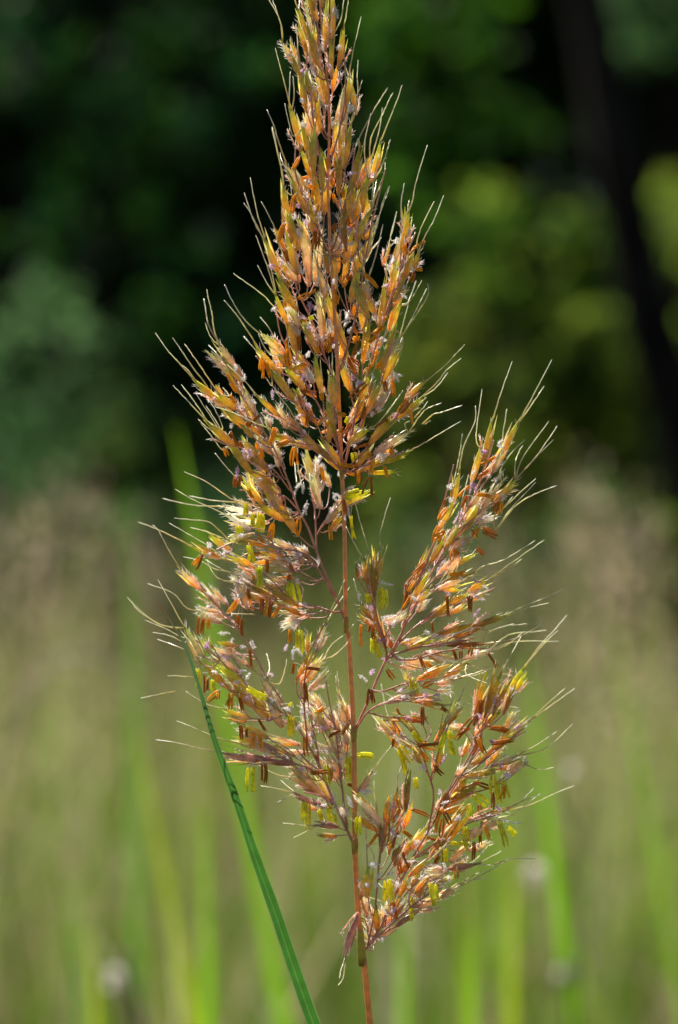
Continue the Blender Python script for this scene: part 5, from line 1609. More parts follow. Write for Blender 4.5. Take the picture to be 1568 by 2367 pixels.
# ------------------------------------------------------------------ mesh helpers
class MB:
    """collects vertices, faces and a colour per vertex; build() links ONE mesh object"""
    def __init__(s): s.v = []; s.f = []; s.c = []; s.m = []
    def add(s, vs, fs, cs, mi=0):
        n = len(s.v); s.v += [tuple(p) for p in vs]; s.c += cs
        s.f += [tuple(i + n for i in f) for f in fs]; s.m += [mi] * len(fs)
    def tube(s, pts, rad, col, sides=5, mi=0, cap=True):
        """pts: Vectors, rad: list, col: list of rgb"""
        n = len(pts); vs = []; cs = []; fs = []
        up = Vector((0.31, -0.9, 0.2))
        for i, p in enumerate(pts):
            d = (pts[min(i + 1, n - 1)] - pts[max(i - 1, 0)])
            if d.length < 1e-9: d = Vector((0, 0, 1))
            d.normalize()
            a = d.cross(up)
            if a.length < 1e-4: a = d.cross(Vector((1, 0, 0)))
            a.normalize(); b = d.cross(a)
            for k in range(sides):
                t = 2 * math.pi * k / sides
                vs.append(p + (a * math.cos(t) + b * math.sin(t)) * rad[i]); cs.append(col[i])
        for i in range(n - 1):
            for k in range(sides):
                q = (k + 1) % sides
                fs.append((i * sides + k, i * sides + q, (i + 1) * sides + q, (i + 1) * sides + k))
        if cap:
            fs.append(tuple(range(sides))[::-1]); fs.append(tuple((n - 1) * sides + k for k in range(sides)))
        s.add(vs, fs, cs, mi)
    def build(s, name, mats, parent=None, off=None, smooth=True):
        me = bpy.data.meshes.new(name)
        o0 = off if off is not None else Vector((0, 0, 0))
        me.from_pydata([(p[0] - o0.x, p[1] - o0.y, p[2] - o0.z) for p in s.v], [], s.f)
        if not isinstance(mats, (list, tuple)): mats = [mats]
        for m in mats: me.materials.append(m)
        if len(mats) > 1: me.polygons.foreach_set('material_index', s.m)
        ca = me.color_attributes.new('Col', 'FLOAT_COLOR', 'POINT')
        ca.data.foreach_set('color', [x for c in s.c for x in (c[0], c[1], c[2], 1.0)])
        if smooth: me.polygons.foreach_set('use_smooth', [True] * len(me.polygons))
        me.update()
        o = bpy.data.objects.new(name, me); COL.objects.link(o)
        if parent is not None: o.parent = parent
        elif off is not None: o.location = off
        return o

def np_mesh(name, V, F, C, mat, parent=None, off=(0, 0, 0)):
    """V (n,3), F (m,k) with one k, C (n,3) -> ONE mesh object, quickly"""
    me = bpy.data.meshes.new(name)
    V = np.asarray(V, dtype=np.float32) - np.asarray(off, dtype=np.float32)
    F = np.asarray(F, dtype=np.int32); k = F.shape[1]
    me.vertices.add(len(V)); me.vertices.foreach_set('co', V.ravel())
    me.loops.add(F.size); me.loops.foreach_set('vertex_index', F.ravel())
    me.polygons.add(len(F))
    me.polygons.foreach_set('loop_start', np.arange(0, F.size, k, dtype=np.int32))
    me.polygons.foreach_set('loop_total', np.full(len(F), k, dtype=np.int32))
    me.materials.append(mat)
    ca = me.color_attributes.new('Col', 'FLOAT_COLOR', 'POINT')
    ca.data.foreach_set('color', np.concatenate([C, np.ones((len(C), 1))], 1).astype(np.float32).ravel())
    me.update(calc_edges=True); me.validate()
    o = bpy.data.objects.new(name, me); COL.objects.link(o)
    if parent is not None: o.parent = parent
    else: o.location = off
    return o

def tag(o, label=None, cat=None, group=None, kind=None):
    if label: o['label'] = label
    if cat: o['category'] = cat
    if group: o['group'] = group
    if kind: o['kind'] = kind
    return o

def empty(name, loc):
    o = bpy.data.objects.new(name, None); o.empty_display_size = .02
    COL.objects.link(o); o.location = loc
    return o

def mixc(a, b, t): return tuple(x + (y - x) * t for x, y in zip(a, b))
def jit(c, s=.15):
    k = 1 + random.uniform(-s, s)
    return tuple(max(0, min(1, x * k * (1 + random.uniform(-s, s) * .4))) for x in c)
def spline(P, n=6):
    P = [P[0]] + list(P) + [P[-1]]; out = []
    for i in range(1, len(P) - 2):
        a, b, c, d = P[i - 1], P[i], P[i + 1], P[i + 2]
        for k in range(n):
            t = k / n
            out.append(0.5 * ((2 * b) + (-a + c) * t + (2 * a - 5 * b + 4 * c - d) * t * t + (-a + 3 * b - 3 * c + d) * t ** 3))
    out.append(P[-1].copy()); return out

# ------------------------------------------------------------------ the flowering grass
# kind: colour at the base, middle, tip, margin, number of hairs
KIND = {
    'g': ((.84, .46, .055), (.84, .55, .05), (.42, .46, .012), (.93, .76, .42), 10),
    'd': ((.70, .32, .035), (.62, .36, .035), (.29, .31, .015), (.74, .50, .22), 10),
    'o': ((.90, .40, .035), (.90, .47, .035), (.56, .44, .03), (.92, .66, .34), 9),
    'b': ((.54, .19, .025), (.54, .22, .025), (.34, .18, .02), (.70, .38, .15), 9),
    'k': ((.90, .53, .27), (.91, .66, .40), (.62, .58, .22), (.97, .89, .81), 36),
    'p': ((.76, .57, .27), (.81, .69, .33), (.51, .57, .14), (.94, .88, .68), 16),
    'w': ((.87, .68, .58), (.92, .83, .75), (.87, .83, .62), (.97, .94, .90), 40),
    'y': ((.82, .62, .025), (.82, .70, .025), (.49, .56, .015), (.92, .81, .26), 8),
    'v': ((.66, .31, .22), (.56, .29, .22), (.36, .23, .14), (.82, .60, .50), 22),
}
T_RING = (0, .05, .14, .28, .44, .6, .75, .87, .95, 1)
W_RING = (.26, .48, .76, 1.0, 1.0, .84, .56, .32, .15, .02)

def along(kind, t):
    b, m, tip = KIND[kind][:3]
    return mixc(b, m, t / .4) if t < .4 else mixc(m, tip, min(1, (t - .4) / .38))

def spikelet_mesh(mb, base, tip, w, kind):
    ax = tip - base; base = base - ax * .08; tip = tip + ax * .24; ax = tip - base; w = w * (.70 if base.z > LENS_Z + .005 else .60)
    L = ax.length; ax.normalize()
    eye = Vector((random.uniform(-.5, .5), -1, random.uniform(-.3, .3)))
    side = ax.cross(eye).normalized(); dep = side.cross(ax).normalized()
    bow = random.uniform(-.035, .035) * L
    tint = random.uniform(.82, 1.16); warm = random.uniform(-.06, .06)
    def tc(c, r=.05):
        k = tint * random.uniform(1 - r, 1 + r)
        return (min(1, c[0] * k * (1 + warm)), min(1, c[1] * k), min(1, c[2] * k * (1 - warm)))
    margin = KIND[kind][3]
    def cen(t): return base + ax * (L * t) + side * (bow * math.sin(math.pi * t))
    # body: the closed, slightly ribbed husk
    S = 10; vs = []; cs = []; fs = []
    for t, r in zip(T_RING, W_RING):
        for k in range(S):
            a = 2 * math.pi * k / S
            rib = 1.0 + (.05 if k % 2 else -.03)
            vs.append(cen(t) + side * (math.cos(a) * r * w * .46 * rib) + dep * (math.sin(a) * r * w * .34 * rib))
            c = along(kind, t)
            if k % 2 == 0: c = mixc(c, margin, .18)
            edge = abs(math.cos(a))
            c = mixc(c, margin, .35 * edge ** 3 * (1 - .6 * t))
            cs.append(tc(c))
    n = len(T_RING)
    for i in range(n - 1):
        for k in range(S):
            q = (k + 1) % S
            fs.append((i * S + k, i * S + q, (i + 1) * S + q, (i + 1) * S + k))
    fs.append(tuple(range(S))[::-1])
    mb.add(vs, fs, cs)
    # narrow papery bracts round the husk, slightly spread, their margins pale
    low = base.z < LENS_Z + .005
    for gl in range(random.choice((2, 3, 3)) if low or kind in 'kwp' else random.choice((1, 2, 2))):
        sg = random.choice((-1, 1)); op = random.uniform(.03, .10 if not low else .17)
        turn = random.uniform(-.9, .9); ln = random.uniform(.62, 1.06); wf = random.uniform(.5, .92)
        s0 = random.uniform(0, .12)
        kk = kind if random.random() < .6 else random.choice('kgopgy' if kind not in 'bdv' else 'bdok')
        twist = random.uniform(-.25, .25)
        out = (side * (sg * math.cos(twist)) + dep * math.sin(twist)).normalized(); out2 = out.cross(ax)
        vs = []; cs = []; fs = []; S2 = 7
        for t, r in zip(T_RING, W_RING):
            t2 = s0 + t * ln
            o = out * (op * L * t * (.55 + .5 * t)) + out * (w * .12 * math.sin(math.pi * t))
            for k in range(S2):
                u = -1 + 2 * k / (S2 - 1)
                a = u * 1.5 + turn
                d1 = out * math.cos(a) + out2 * math.sin(a)
                vs.append(cen(t2) + o + d1 * (r * w * .47 * wf))
                c = mixc(along(kk, min(1, t * 1.02)), KIND[kk][3], .08 + .68 * abs(u) ** 3)
                if k % 2: c = mixc(c, (.35, .2, .06), .10)
                cs.append(tc(c, .08))
        for i in range(n - 1):
            for k in range(S2 - 1):
                fs.append((i * S2 + k, i * S2 + k + 1, (i + 1) * S2 + k + 1, (i + 1) * S2 + k))
        mb.add(vs, fs, cs)
    # the hairy barren stalk that stands beside the husk
    if random.random() < .8:
        s2 = random.choice((-1, 1)); dv = (ax + side * (s2 * random.uniform(.18, .42)) + dep * random.uniform(-.3, .3)).normalized()
        l2 = min(.0058, L * random.uniform(.45, .75)); p0 = base + side * (s2 * w * .18)
        pts = [p0 + dv * (l2 * i / 4) + side * (s2 * 2e-4 * math.sin(i)) for i in range(5)]
        pc = jit((.84, .50, .36), .12)
        mb.tube(pts, [1.1e-4, 1.2e-4, 1.3e-4, 1.4e-4, 1.0e-4], [pc] * 5, 5)
        for h in range(22):
            p = p0 + dv * (l2 * random.uniform(.1, 1.0)); q = random.uniform(0, 6.283)
            dr = ((side * math.cos(q) + dep * math.sin(q)) * random.uniform(.5, 1) + dv * random.uniform(.4, 1.2)).normalized()
            ln_h = random.uniform(.6, 1.4) * 1e-3
            wd = dr.cross(Vector((random.uniform(-.4, .4), -1, random.uniform(-.4, .4)))).normalized() * random.uniform(3.4e-5, 5.6e-5)
            hc = jit((.92, .84, .78), .06)
            mb.add([p - wd, p + wd, p + dr * ln_h + wd * .5, p + dr * ln_h - wd * .5], [(0, 1, 2, 3)], [hc] * 4, 1)
    # silky hairs along the margins and a tuft at the foot
    nh = int(KIND[kind][4] * 1.25)
    for h in range(nh):
        t = random.uniform(.02, .9) if random.random() > .3 else random.uniform(0, .12)
        a = random.gauss(0 if random.random() < .5 else math.pi, .7)
        r = W_RING[min(9, int(t * 9))] * w * .46
        d1 = (side * math.cos(a) + dep * math.sin(a) * .8)
        p = cen(t) + d1 * r
        ln_h = random.uniform(.5, 1.5) * 1e-3
        d2 = (d1 * random.uniform(.5, 1.1) + ax * random.uniform(.5, 1.3)).normalized()
        wd = d2.cross(Vector((random.uniform(-.4, .4), -1, random.uniform(-.4, .4)))).normalized() * random.uniform(3e-5, 5e-5)
        q = p + d2 * ln_h * .55 + ax * 2e-4; e = p + d2 * ln_h + ax * 4e-4
        hc = jit((.86, .80, .76), .06)
        mb.add([p - wd, p + wd, q + wd * .8, q - wd * .8, e], [(0, 1, 2, 3), (3, 2, 4)], [hc] * 5, 1)

def awn_mesh(mb, pts):
    P = spline(pts, 6); n = len(P)
    L = sum((P[i + 1] - P[i]).length for i in range(n - 1))
    kink = random.uniform(.3, .55)
    rad = []; col = []
    c0 = jit((.58, .48, .20), .2); c1 = jit((.74, .69, .44), .12); c2 = jit((.93, .92, .80), .05)
    for i in range(n):
        t = i / (n - 1)
        rad.append((1.6 - .75 * t) * 1e-4 * (1.05 if t < kink else .95))
        col.append(mixc(c0, c1, t / kink) if t < kink else mixc(c1, c2, (t - kink) / (1 - kink)))
        if 0 < i < n - 1: P[i] = P[i] + Vector((random.gauss(0, 3e-5), random.gauss(0, 1e-4), random.gauss(0, 3e-5)))
    rad[-1] *= .55
    mb.tube(P, rad, col, 5)

AC = {'o': ((.90, .37, .010), (.95, .54, .03)), 'b': ((.46, .14, .012), (.66, .28, .03)), 'y': ((.92, .84, .008), (.95, .90, .08))}
def anther_mesh(mb, a, b, kind, root):
    d = b - a; a = a - d * .08; b = b + d * .12; d = b - a; L = d.length
    if L < 4e-4: d = Vector((0, 0, -1)); L = .002
    d = d.normalized()
    side = d.cross(Vector((random.uniform(-.9, .9), -1, random.uniform(-.9, .9)))).normalized()
    base, tipc = AC[kind]
    base = jit(base, .18)
    r = random.uniform(2.0, 2.7) * 1e-4
    if kind == 'y': r *= 1.5
    spread = random.uniform(.0, .7) * r
    dep = side.cross(d)
    for sg in (-1, 1):
        pts = []; rad = []; col = []
        bend = random.uniform(-.09, .09) * L
        for t, rr in ((0, .3), (.07, .7), (.2, .95), (.45, 1.05), (.7, .95), (.9, .7), (1, .3)):
            sp = r * .85 + spread * 1.5 * max(0, t - .45) + spread * .8 * max(0, .2 - t)
            pts.append(a + d * (L * t) + side * (sg * sp + bend * math.sin(math.pi * t)) + dep * (random.uniform(-.1, .1) * r))
            rad.append(r * rr)
            c = mixc(base, tipc, .15 + .5 * random.random())
            if t > .93: c = mixc(c, tipc, .9)
            col.append(jit(c, .1))
        mb.tube(pts, rad, col, 6)
    # the thread it hangs on
    mid = (root + a) * .5 + Vector((random.uniform(-3e-4, 3e-4), -4e-4, random.uniform(0, 5e-4)))
    P = spline([root, mid, a], 4)
    if (root - a).length < .014:
        mb.tube(P, [5.5e-5] * len(P), [(.86, .80, .68)] * len(P), 4, 1)

def stigma_mesh(mb, a, b, kind):
    """a pair of feathery plumes on short threads"""
    d0 = b - a
    L0 = max(d0.length, 9e-4) * 1.25 + 7e-4; d0 = d0.normalized() if d0.length > 1e-6 else Vector((0, 0, 1))
    a = a - d0 * 5e-4
    cb = (.92, .74, .86) if kind == 'p' else (.95, .90, .88)
    if kind == 'p' and random.random() < .3: cb = (.72, .46, .66)
    for pl in range(random.choice((1, 2))):
        d = (d0 + Vector((random.uniform(-.45, .45), random.uniform(-.3, .3), random.uniform(-.45, .45)))).normalized()
        L = L0 * random.uniform(.75, 1.1)
        e1 = d.cross(Vector((.2, -1, .3))).normalized(); e2 = d.cross(e1)
        bw = random.uniform(-.18, .18) * L
        ax = [a + d * (L * i / 5) + e1 * (bw * math.sin(math.pi * i / 5 * .8)) for i in range(6)]
        mb.tube(ax, [6e-5, 7e-5, 7e-5, 6e-5, 5e-5, 2e-5], [jit(cb, .06)] * 6, 4)
        for h in range(int(50 + L * 2.2e4)):
            t = .18 + .82 * random.random(); q = random.uniform(0, 6.283)
            o = e1 * math.cos(q) + e2 * math.sin(q)
            dr = (o + d * random.uniform(.25, .9)).normalized()
            f = t * 5; i = min(4, int(f)); p = ax[i].lerp(ax[i + 1], f - i)
            ln = random.uniform(4.5, 8.5) * 1e-4 * (1 - .55 * t)
            w = dr.cross(Vector((random.uniform(-.5, .5), -1, random.uniform(-.5, .5)))).normalized() * random.uniform(2.4e-5, 4e-5)
            c = jit(cb, .08)
            mb.add([p - w, p + w, p + dr * ln + w * .4, p + dr * ln - w * .4], [(0, 1, 2, 3)], [c] * 4)

def build_panicle():
    base = Vector((.0079, PLANT_Y, 0))
    off = Vector((base.x, 0, 0))                       # the measured points count depth from the plant
    root = empty('grass_panicle', base)
    tag(root, 'tall golden flowering grass head with orange anthers standing sharp in front of the blurred meadow', 'grass')
    # stalk
    mb = MB()
    P = spline([PT(t) for t in STEM], 3)
    P = P[::-1]                                         # top to foot
    n = len(P); rad = []; col = []
    for i, p in enumerate(P):
        h = (p.z - .98) / .23
        rad.append((.72 - .50 * max(0, min(1, h))) * 1e-3 if h > 0 else .74e-3)
        col.append(jit(mixc((.84, .37, .09), (.86, .43, .22), max(0, min(1, h))), .08))
    foot = [P[0].copy()] if False else []
    low = P[0] if P[0].z < P[-1].z else P[-1]
    if P[0].z > P[-1].z: P.reverse(); rad.reverse(); col.reverse()
    ground = [Vector((.004, .012, 0)), Vector((.006, .008, .3)), Vector((.0075, .003, .6)), Vector((.0078, .001, .85))]
    P = ground + P; rad = [.0016, .0015, .0012, .001] + rad; col = [(.2, .25, .06), (.3, .28, .07), (.4, .22, .07), (.48, .2, .07)] + col
    mb.tube(P, rad, col, 10)
    for k in (1557, 1838, 2112, 1178):                  # swollen joints where the branches leave
        z = LENS_Z + (1280 - k) * .2 / 2560 * 1.1
        q = min(range(len(P)), key=lambda i: abs(P[i].z - z))
        c = P[q]; r0 = rad[q]
        pts = [c + Vector((0, 0, dz * 1e-3)) for dz in (-2.2, -1.2, -.3, .5, 1.4)]
        mb.tube(pts, [r0 * 1.0, r0 * 1.15, r0 * 1.32, r0 * 1.25, r0 * .95], [(.60, .30, .05), (.50, .32, .05), (.46, .34, .05), (.55, .28, .06), (.62, .28, .08)], 10)
    stem = mb.build('stem', M_STEM, root, off)
    # yellow green collar at the lowest joint
    mb = MB()
    q = [PT((t)) for t in ((50, 0, -975), (49, 0, -955), (47, 0, -930), (46, 0, -905), (45, 0, -893))]
    mb.tube(q, [7.9e-4, 9.2e-4, 9.4e-4, 8e-4, 5e-4], [(.30, .16, .04), (.50, .42, .05), (.52, .46, .05), (.5, .42, .06), (.5, .38, .08)], 10)
    tag(mb.build('stem_joint', M_STEM, root, off), 'yellow green joint below the lowest branches')
    # branches with their stalklets
    bm = []
    for pts in BRANCHES:
        mb = MB(); P = spline([PT(t) for t in pts], 2); n = len(P)
        L = sum((P[i + 1] - P[i]).length for i in range(n - 1))
        r0 = 1.6e-4 + L * 2.6e-3; r0 = min(r0, 3.6e-4)
        c0, c1 = jit((.58, .27, .20), .12), jit((.62, .36, .30), .1)
        mb.tube(P, [r0 + (1.5e-4 - r0) * i / (n - 1) for i in range(n)], [mixc(c0, c1, i / (n - 1)) for i in range(n)], 6)
        bm.append(mb)
    for b, t, w, k, br, q in SPIKELETS:
        b, t, q = PT(b), PT(t), PT(q)
        d = (t - b).normalized(); ln = (b - q).length
        P = spline([q, q.lerp(b, .5) - d * min(ln * .22, .003), b + d * 2e-4], 4)
        c = jit((.60, .32, .26), .15)
        bm[br].tube(P, [1.3e-4] * (len(P) - 1) + [1.9e-4], [c] * len(P), 5)
    for mb in bm: mb.build('branch', M_STEM, root, off)
    # spikelets: the hundred that show largest are parts, their awns, anthers and stigmas sub-parts
    score = sorted(range(len(SPIKELETS)), key=lambda i: -(PT(SPIKELETS[i][0]) - PT(SPIKELETS[i][1])).length * SPIKELETS[i][2] * (1 - .02 * SPIKELETS[i][0][1] / 10))
    big = set(score[:100])
    rest = {k: MB() for k in ('spikelet', 'awn', 'anther', 'stigma')}
    own = {}
    for i, (b, t, w, k, br, q) in enumerate(SPIKELETS):
        mb = MB() if i in big else rest['spikelet']
        spikelet_mesh(mb, PT(b), PT(t), w * 1e-4, k)
        if i in big: own[i] = mb.build('spikelet', [M_HUSK, M_HAIR], root, off)
    left = {'awn': 100, 'anther': 100, 'stigma': 100}
    for pts, s in AWNS:
        sub = s in own and left['awn'] > 0
        mb = MB() if sub else rest['awn']
        awn_mesh(mb, [PT(t) for t in pts])
        if sub: mb.build('awn', M_AWN, own[s], off); left['awn'] -= 1
    for a, b, c, s, r in ANTHERS:
        sub = s in own and left['anther'] > 0
        mb = MB() if sub else rest['anther']
        anther_mesh(mb, PT(a), PT(b), c, PT(r))
        if sub: mb.build('anther', [M_ANTHER, M_HAIR], own[s], off); left['anther'] -= 1
    for a, b, c, s in STIGMAS:
        sub = s in own and left['stigma'] > 0
        mb = MB() if sub else rest['stigma']
        stigma_mesh(mb, PT(a), PT(b), c)
        if sub: mb.build('stigma', M_HAIR, own[s], off); left['stigma'] -= 1
    for k, mats in (('spikelet', [M_HUSK, M_HAIR]), ('awn', M_AWN), ('anther', [M_ANTHER, M_HAIR]), ('stigma', M_HAIR)):
        tag(rest[k].build(k, mats, root, off), kind='stuff')
    return root

build_panicle()

# ------------------------------------------------------------------ blades and other plants
def blade_mesh(mb, pts, widths, normal, col, fold=.25):
    """a folded, veined grass blade"""
    n = len(pts); vs = []; cs = []; fs = []; R = 9
    for i, p in enumerate(pts):
        d = (pts[min(i + 1, n - 1)] - pts[max(i - 1, 0)]).normalized()
        nv = normal(i / (n - 1)) if callable(normal) else normal
        s = d.cross(nv).normalized(); nn = s.cross(d).normalized()
        w = widths[i] / 2
        for q in range(R):
            u = q / 4 - 1
            vs.append(p + s * (u * w) + nn * (fold * abs(u) * w))
            c = col[i]
            if q == 4: c = mixc(c, (.45, .5, .25), .1)
            elif q % 2: c = tuple(x * .84 for x in c)
            if q in (0, 8): c = mixc(c, (.5, .5, .3), .25)
            cs.append(c)
    for i in range(n - 1):
        for k in range(R - 1):
            fs.append((i * R + k, i * R + k + 1, (i + 1) * R + k + 1, (i + 1) * R + k))
    mb.add(vs, fs, cs)

# the leaf in focus, leaning in from the lower right
mb = MB()
P = [PT(t) + Vector((0, PLANT_Y, 0)) for t, w in LEAF]; Wd = [w * 1e-4 for t, w in LEAF]
P2 = spline(P, 5); n2 = len(P2)
wd = [np.interp(i / 5, range(len(Wd)), Wd) for i in range(n2)]
last = P2[-1]
for k in range(1, 7):
    P2.append(last + Vector((.010 * k / 6 * 2.2, .01 * k, -(last.z) * k / 6))); wd.append(wd[n2 - 1] * (1 - .05 * k))
cl = []
for i in range(len(P2)):
    t = i / n2
    c = mixc((.20, .07, .03), (.10, .12, .05), min(1, t / .16)) if t < .16 else mixc((.08, .13, .06), (.05, .18, .018), min(1, (t - .16) / .35))
    cl.append(jit(c, .05))
blade_mesh(mb, P2, [w * 1.06 for w in wd], lambda t: Vector((.35, -1, .1)).lerp(Vector((.40, -.9, -.3)), min(1, t * 1.35)), cl, .4)
leaf = mb.build('grass_leaf', M_LEAF, None, Vector(P2[-1]))
tag(leaf, 'narrow dark green grass leaf with brown tip leaning left beside the stem', 'leaf')

def blurred_blade(top, foot, width, col, label, bend=.05, group=None):
    top, foot = Vector(top), Vector(foot)
    mid = foot.lerp(top, .55) + Vector((bend, 0, .05))
    P = spline([foot, mid, top], 8); n = len(P)
    mb = MB()
    w = [width * (.7 + .3 * min(1, i / 4)) * (1 - (i / (n - 1)) ** 4 * .93) for i in range(n)]
    blade_mesh(mb, P, w, Vector((.25, -1, .15)), [jit(col, .06)] * n, .3)
    o = mb.build('grass_shoot', M_GRASS, None, foot)
    return tag(o, label, 'grass blade', group)

GB = 'blurred green blades behind the flower head'
BG, YG, DG = (.19, .40, .006), (.32, .42, .012), (.10, .22, .02)
blurred_blade((-.086, 1.5, 1.145), (.15, 1.5, 0), .0095, BG, 'bright green blurred blade rising behind the leftmost upper awns', -.02, GB)
blurred_blade((-.130, 1.75, 1.12), (-.11, 1.75, 0), .009, DG, 'dull green blurred upright blade left of the bright one at the wood edge', .0, GB)
blurred_blade((-.104, 1.45, .99), (.12, 1.45, 0), .010, YG, 'yellow green blurred blade tip left of the leaning dark leaf', -.02, GB)
blurred_blade((-.118, 1.35, .90), (-.08, 1.35, 0), .009, YG, 'short yellow green blurred blade low at the left among brown grass', 0, GB)
blurred_blade((-.066, 1.4, .955), (-.055, 1.4, 0), .011, BG, 'broad bright green blurred blade just left of the leaning dark leaf', .0, GB)
blurred_blade((-.150, 1.6, .90), (-.14, 1.6, 0), .010, DG, 'dark green blurred blade low near the left edge', .01, GB)
blurred_blade((.098, 1.5, 1.03), (.21, 1.5, 0), .0105, BG, 'long bright green blurred blade right of the lower right branches', .0, GB)
blurred_blade((.166, 1.75, 1.045), (.30, 1.75, 0), .0065, BG, 'pale green blurred blade near the right edge', .01, GB)
blurred_blade((.066, 1.4, .90), (.06, 1.4, 0), .011, BG, 'bright green blurred blade under the lowest right branch', .0, GB)
blurred_blade((.098, 1.6, .91), (.09, 1.6, 0), .010, YG, 'yellow green blurred blade between two bright blades at the lower right', .0, GB)
blurred_blade((.034, 1.5, .90), (.03, 1.5, 0), .0105, BG, 'green blurred blade just right of the reddish stem', .0, GB)

# a brown dead stalk and an arching pale stem, both far out of focus
def stalk(name, pts, r, col, label, cat):
    mb = MB(); P = spline([Vector(p) for p in pts], 8); n = len(P)
    mb.tube(P, [r * (1 - .5 * i / n) for i in range(n)], [jit(col, .1) for _ in P], 7)
    tag(mb.build(name, M_STEM, None, Vector(pts[0])), label, cat)
stalk('dead_stalk', [(-.075, 1.3, 0), (-.078, 1.3, .7), (-.098, 1.3, .90)], .0035, (.24, .14, .12), 'brownish purple blurred dead stalk rising at the bottom left', 'stalk')
stalk('bent_stem', [(-.40, 2.0, 0), (-.27, 2.0, .8), (-.215, 2.0, .975), (-.17, 2.0, .998), (-.135, 2.0, .965)], .0022, (.55, .42, .36), 'pale blurred grass stem arching over at the left', 'stem')

# pale round seed heads on thin stalks
def seed_head(x, y, z, r, label):
    root = empty('seed_head', (x, y, 0)); o = Vector((x, y, 0))
    mb = MB(); P = spline([Vector((x + .02, y, 0)), Vector((x + .01, y, z * .6)), Vector((x, y, z))], 5)
    mb.tube(P, [.0012] * len(P), [(.3, .26, .1)] * len(P), 6); mb.build('stalk', M_STEM, root, o)
    mb = MB()
    for k in range(34):
        d = Vector((random.gauss(0, 1), random.gauss(0, 1), random.gauss(0, 1))).normalized()
        s = d.orthogonal().normalized() * r * .22; q = d.cross(s)
        c = Vector((x, y, z)); m = c + d * r * .55; e = c + d * r
        mb.add([c, m + s, e, m - s], [(0, 1, 2, 3)], [jit((.86, .80, .72), .06)] * 4)
    mb.build('tuft', M_HAIR, root, o)
    tag(root, label, 'seed head', 'pale seed heads in the meadow')
seed_head(-.118, 1.5, .854, .0072, 'pale fluffy seed head blurred to a disc at the bottom left')
seed_head(.103, 1.5, .909, .0072, 'pale seed head blurred to a disc right of the lowest awns')
seed_head(.119, 1.5, .859, .0072, 'pale seed head blurred to a disc near the bottom right')
seed_head(.1226, 1.5, .963, .0042, 'faint small seed head blurred to a disc, uppermost on the right')

# blurred flowering heads of the same meadow grass
def far_panicle():
    root = empty('flowering_grass', (0, 0, 0)); z = 1.0
    mb = MB(); P = spline([Vector((0, 0, 0)), Vector((.01, 0, .5)), Vector((.03, 0, z))], 6)
    mb.tube(P, [.0014 - .0008 * i / len(P) for i in range(len(P))], [(.36, .26, .10)] * len(P), 5); mb.build('stem', M_STEM, root)
    mb = MB()
    for k in range(140):
        t = random.random(); zz = z - .20 + .22 * t
        rr = .06 * (1 - t) + .012; a = random.uniform(0, 6.283); u = random.random() ** .6
        c = Vector((.028 + .02 * (zz - z) + math.cos(a) * rr * u, math.sin(a) * rr * u, zz + .03 * u))
        d = Vector((math.cos(a) * .7, math.sin(a) * .7, 1)).normalized() * random.uniform(.007, .012)
        s = d.cross(Vector((random.uniform(-1, 1), random.uniform(-1, 1), .2))).normalized() * .0013
        mb.add([c, c + d * .5 + s, c + d, c + d * .5 - s], [(0, 1, 2, 3)], [jit(random.choice(((.44, .27, .20), (.48, .33, .24), (.40, .25, .14), (.42, .34, .18))), .15)] * 4)
    mb.build('plume', M_HUSK, root)
    return root
GP = 'flowering grass heads out of focus in the meadow'
fp = []
for px, py, y in ((40, 1330, 2.2), (150, 1270, 2.4), (265, 1215, 2.7), (330, 1320, 2.9), (60, 1470, 2.1), (215, 1430, 3.1), (430, 1350, 3.3), (1560, 1190, 2.4),
                  (110, 1210, 3.4), (1390, 1350, 2.8), (1480, 1300, 3.0), (1640, 1270, 2.2), (1680, 1380, 2.6), (1510, 1460, 3.2), (1610, 1560, 2.3), (1430, 1560, 3.4),
                  (1670, 1640, 2.9), (1310, 1420, 3.6), (560, 1400, 3.8), (1180, 1420, 3.9), (720, 1350, 4.2), (1040, 1340, 4.4)):
    q = .220 / 2560 / .611 * y
    fp.append(((px - 848) * q - .02, y, (LENS_Z + (1280 - py) * q) / 1.03))
names = {0: 'reddish flowering head blurred at the left edge below the wood', 7: 'reddish flowering head blurred at the right edge below the dark trunk',
         1: 'pinkish flowering head blurred beside the dull green blade at the left'}
proto = far_panicle()
for i, (x, y, h) in enumerate(fp):
    if i == 0: o = proto
    else:
        o = proto.copy(); COL.objects.link(o)
        for ch in proto.children:
            c = ch.copy(); COL.objects.link(c); c.parent = o
    o.location = (x, y, 0); o.scale = (1, 1, h); o.rotation_euler = (0, 0, i * 2.4)
    tag(o, names.get(i, 'reddish brown flowering grass head far out of focus in the sunny meadow'), 'grass', GP)

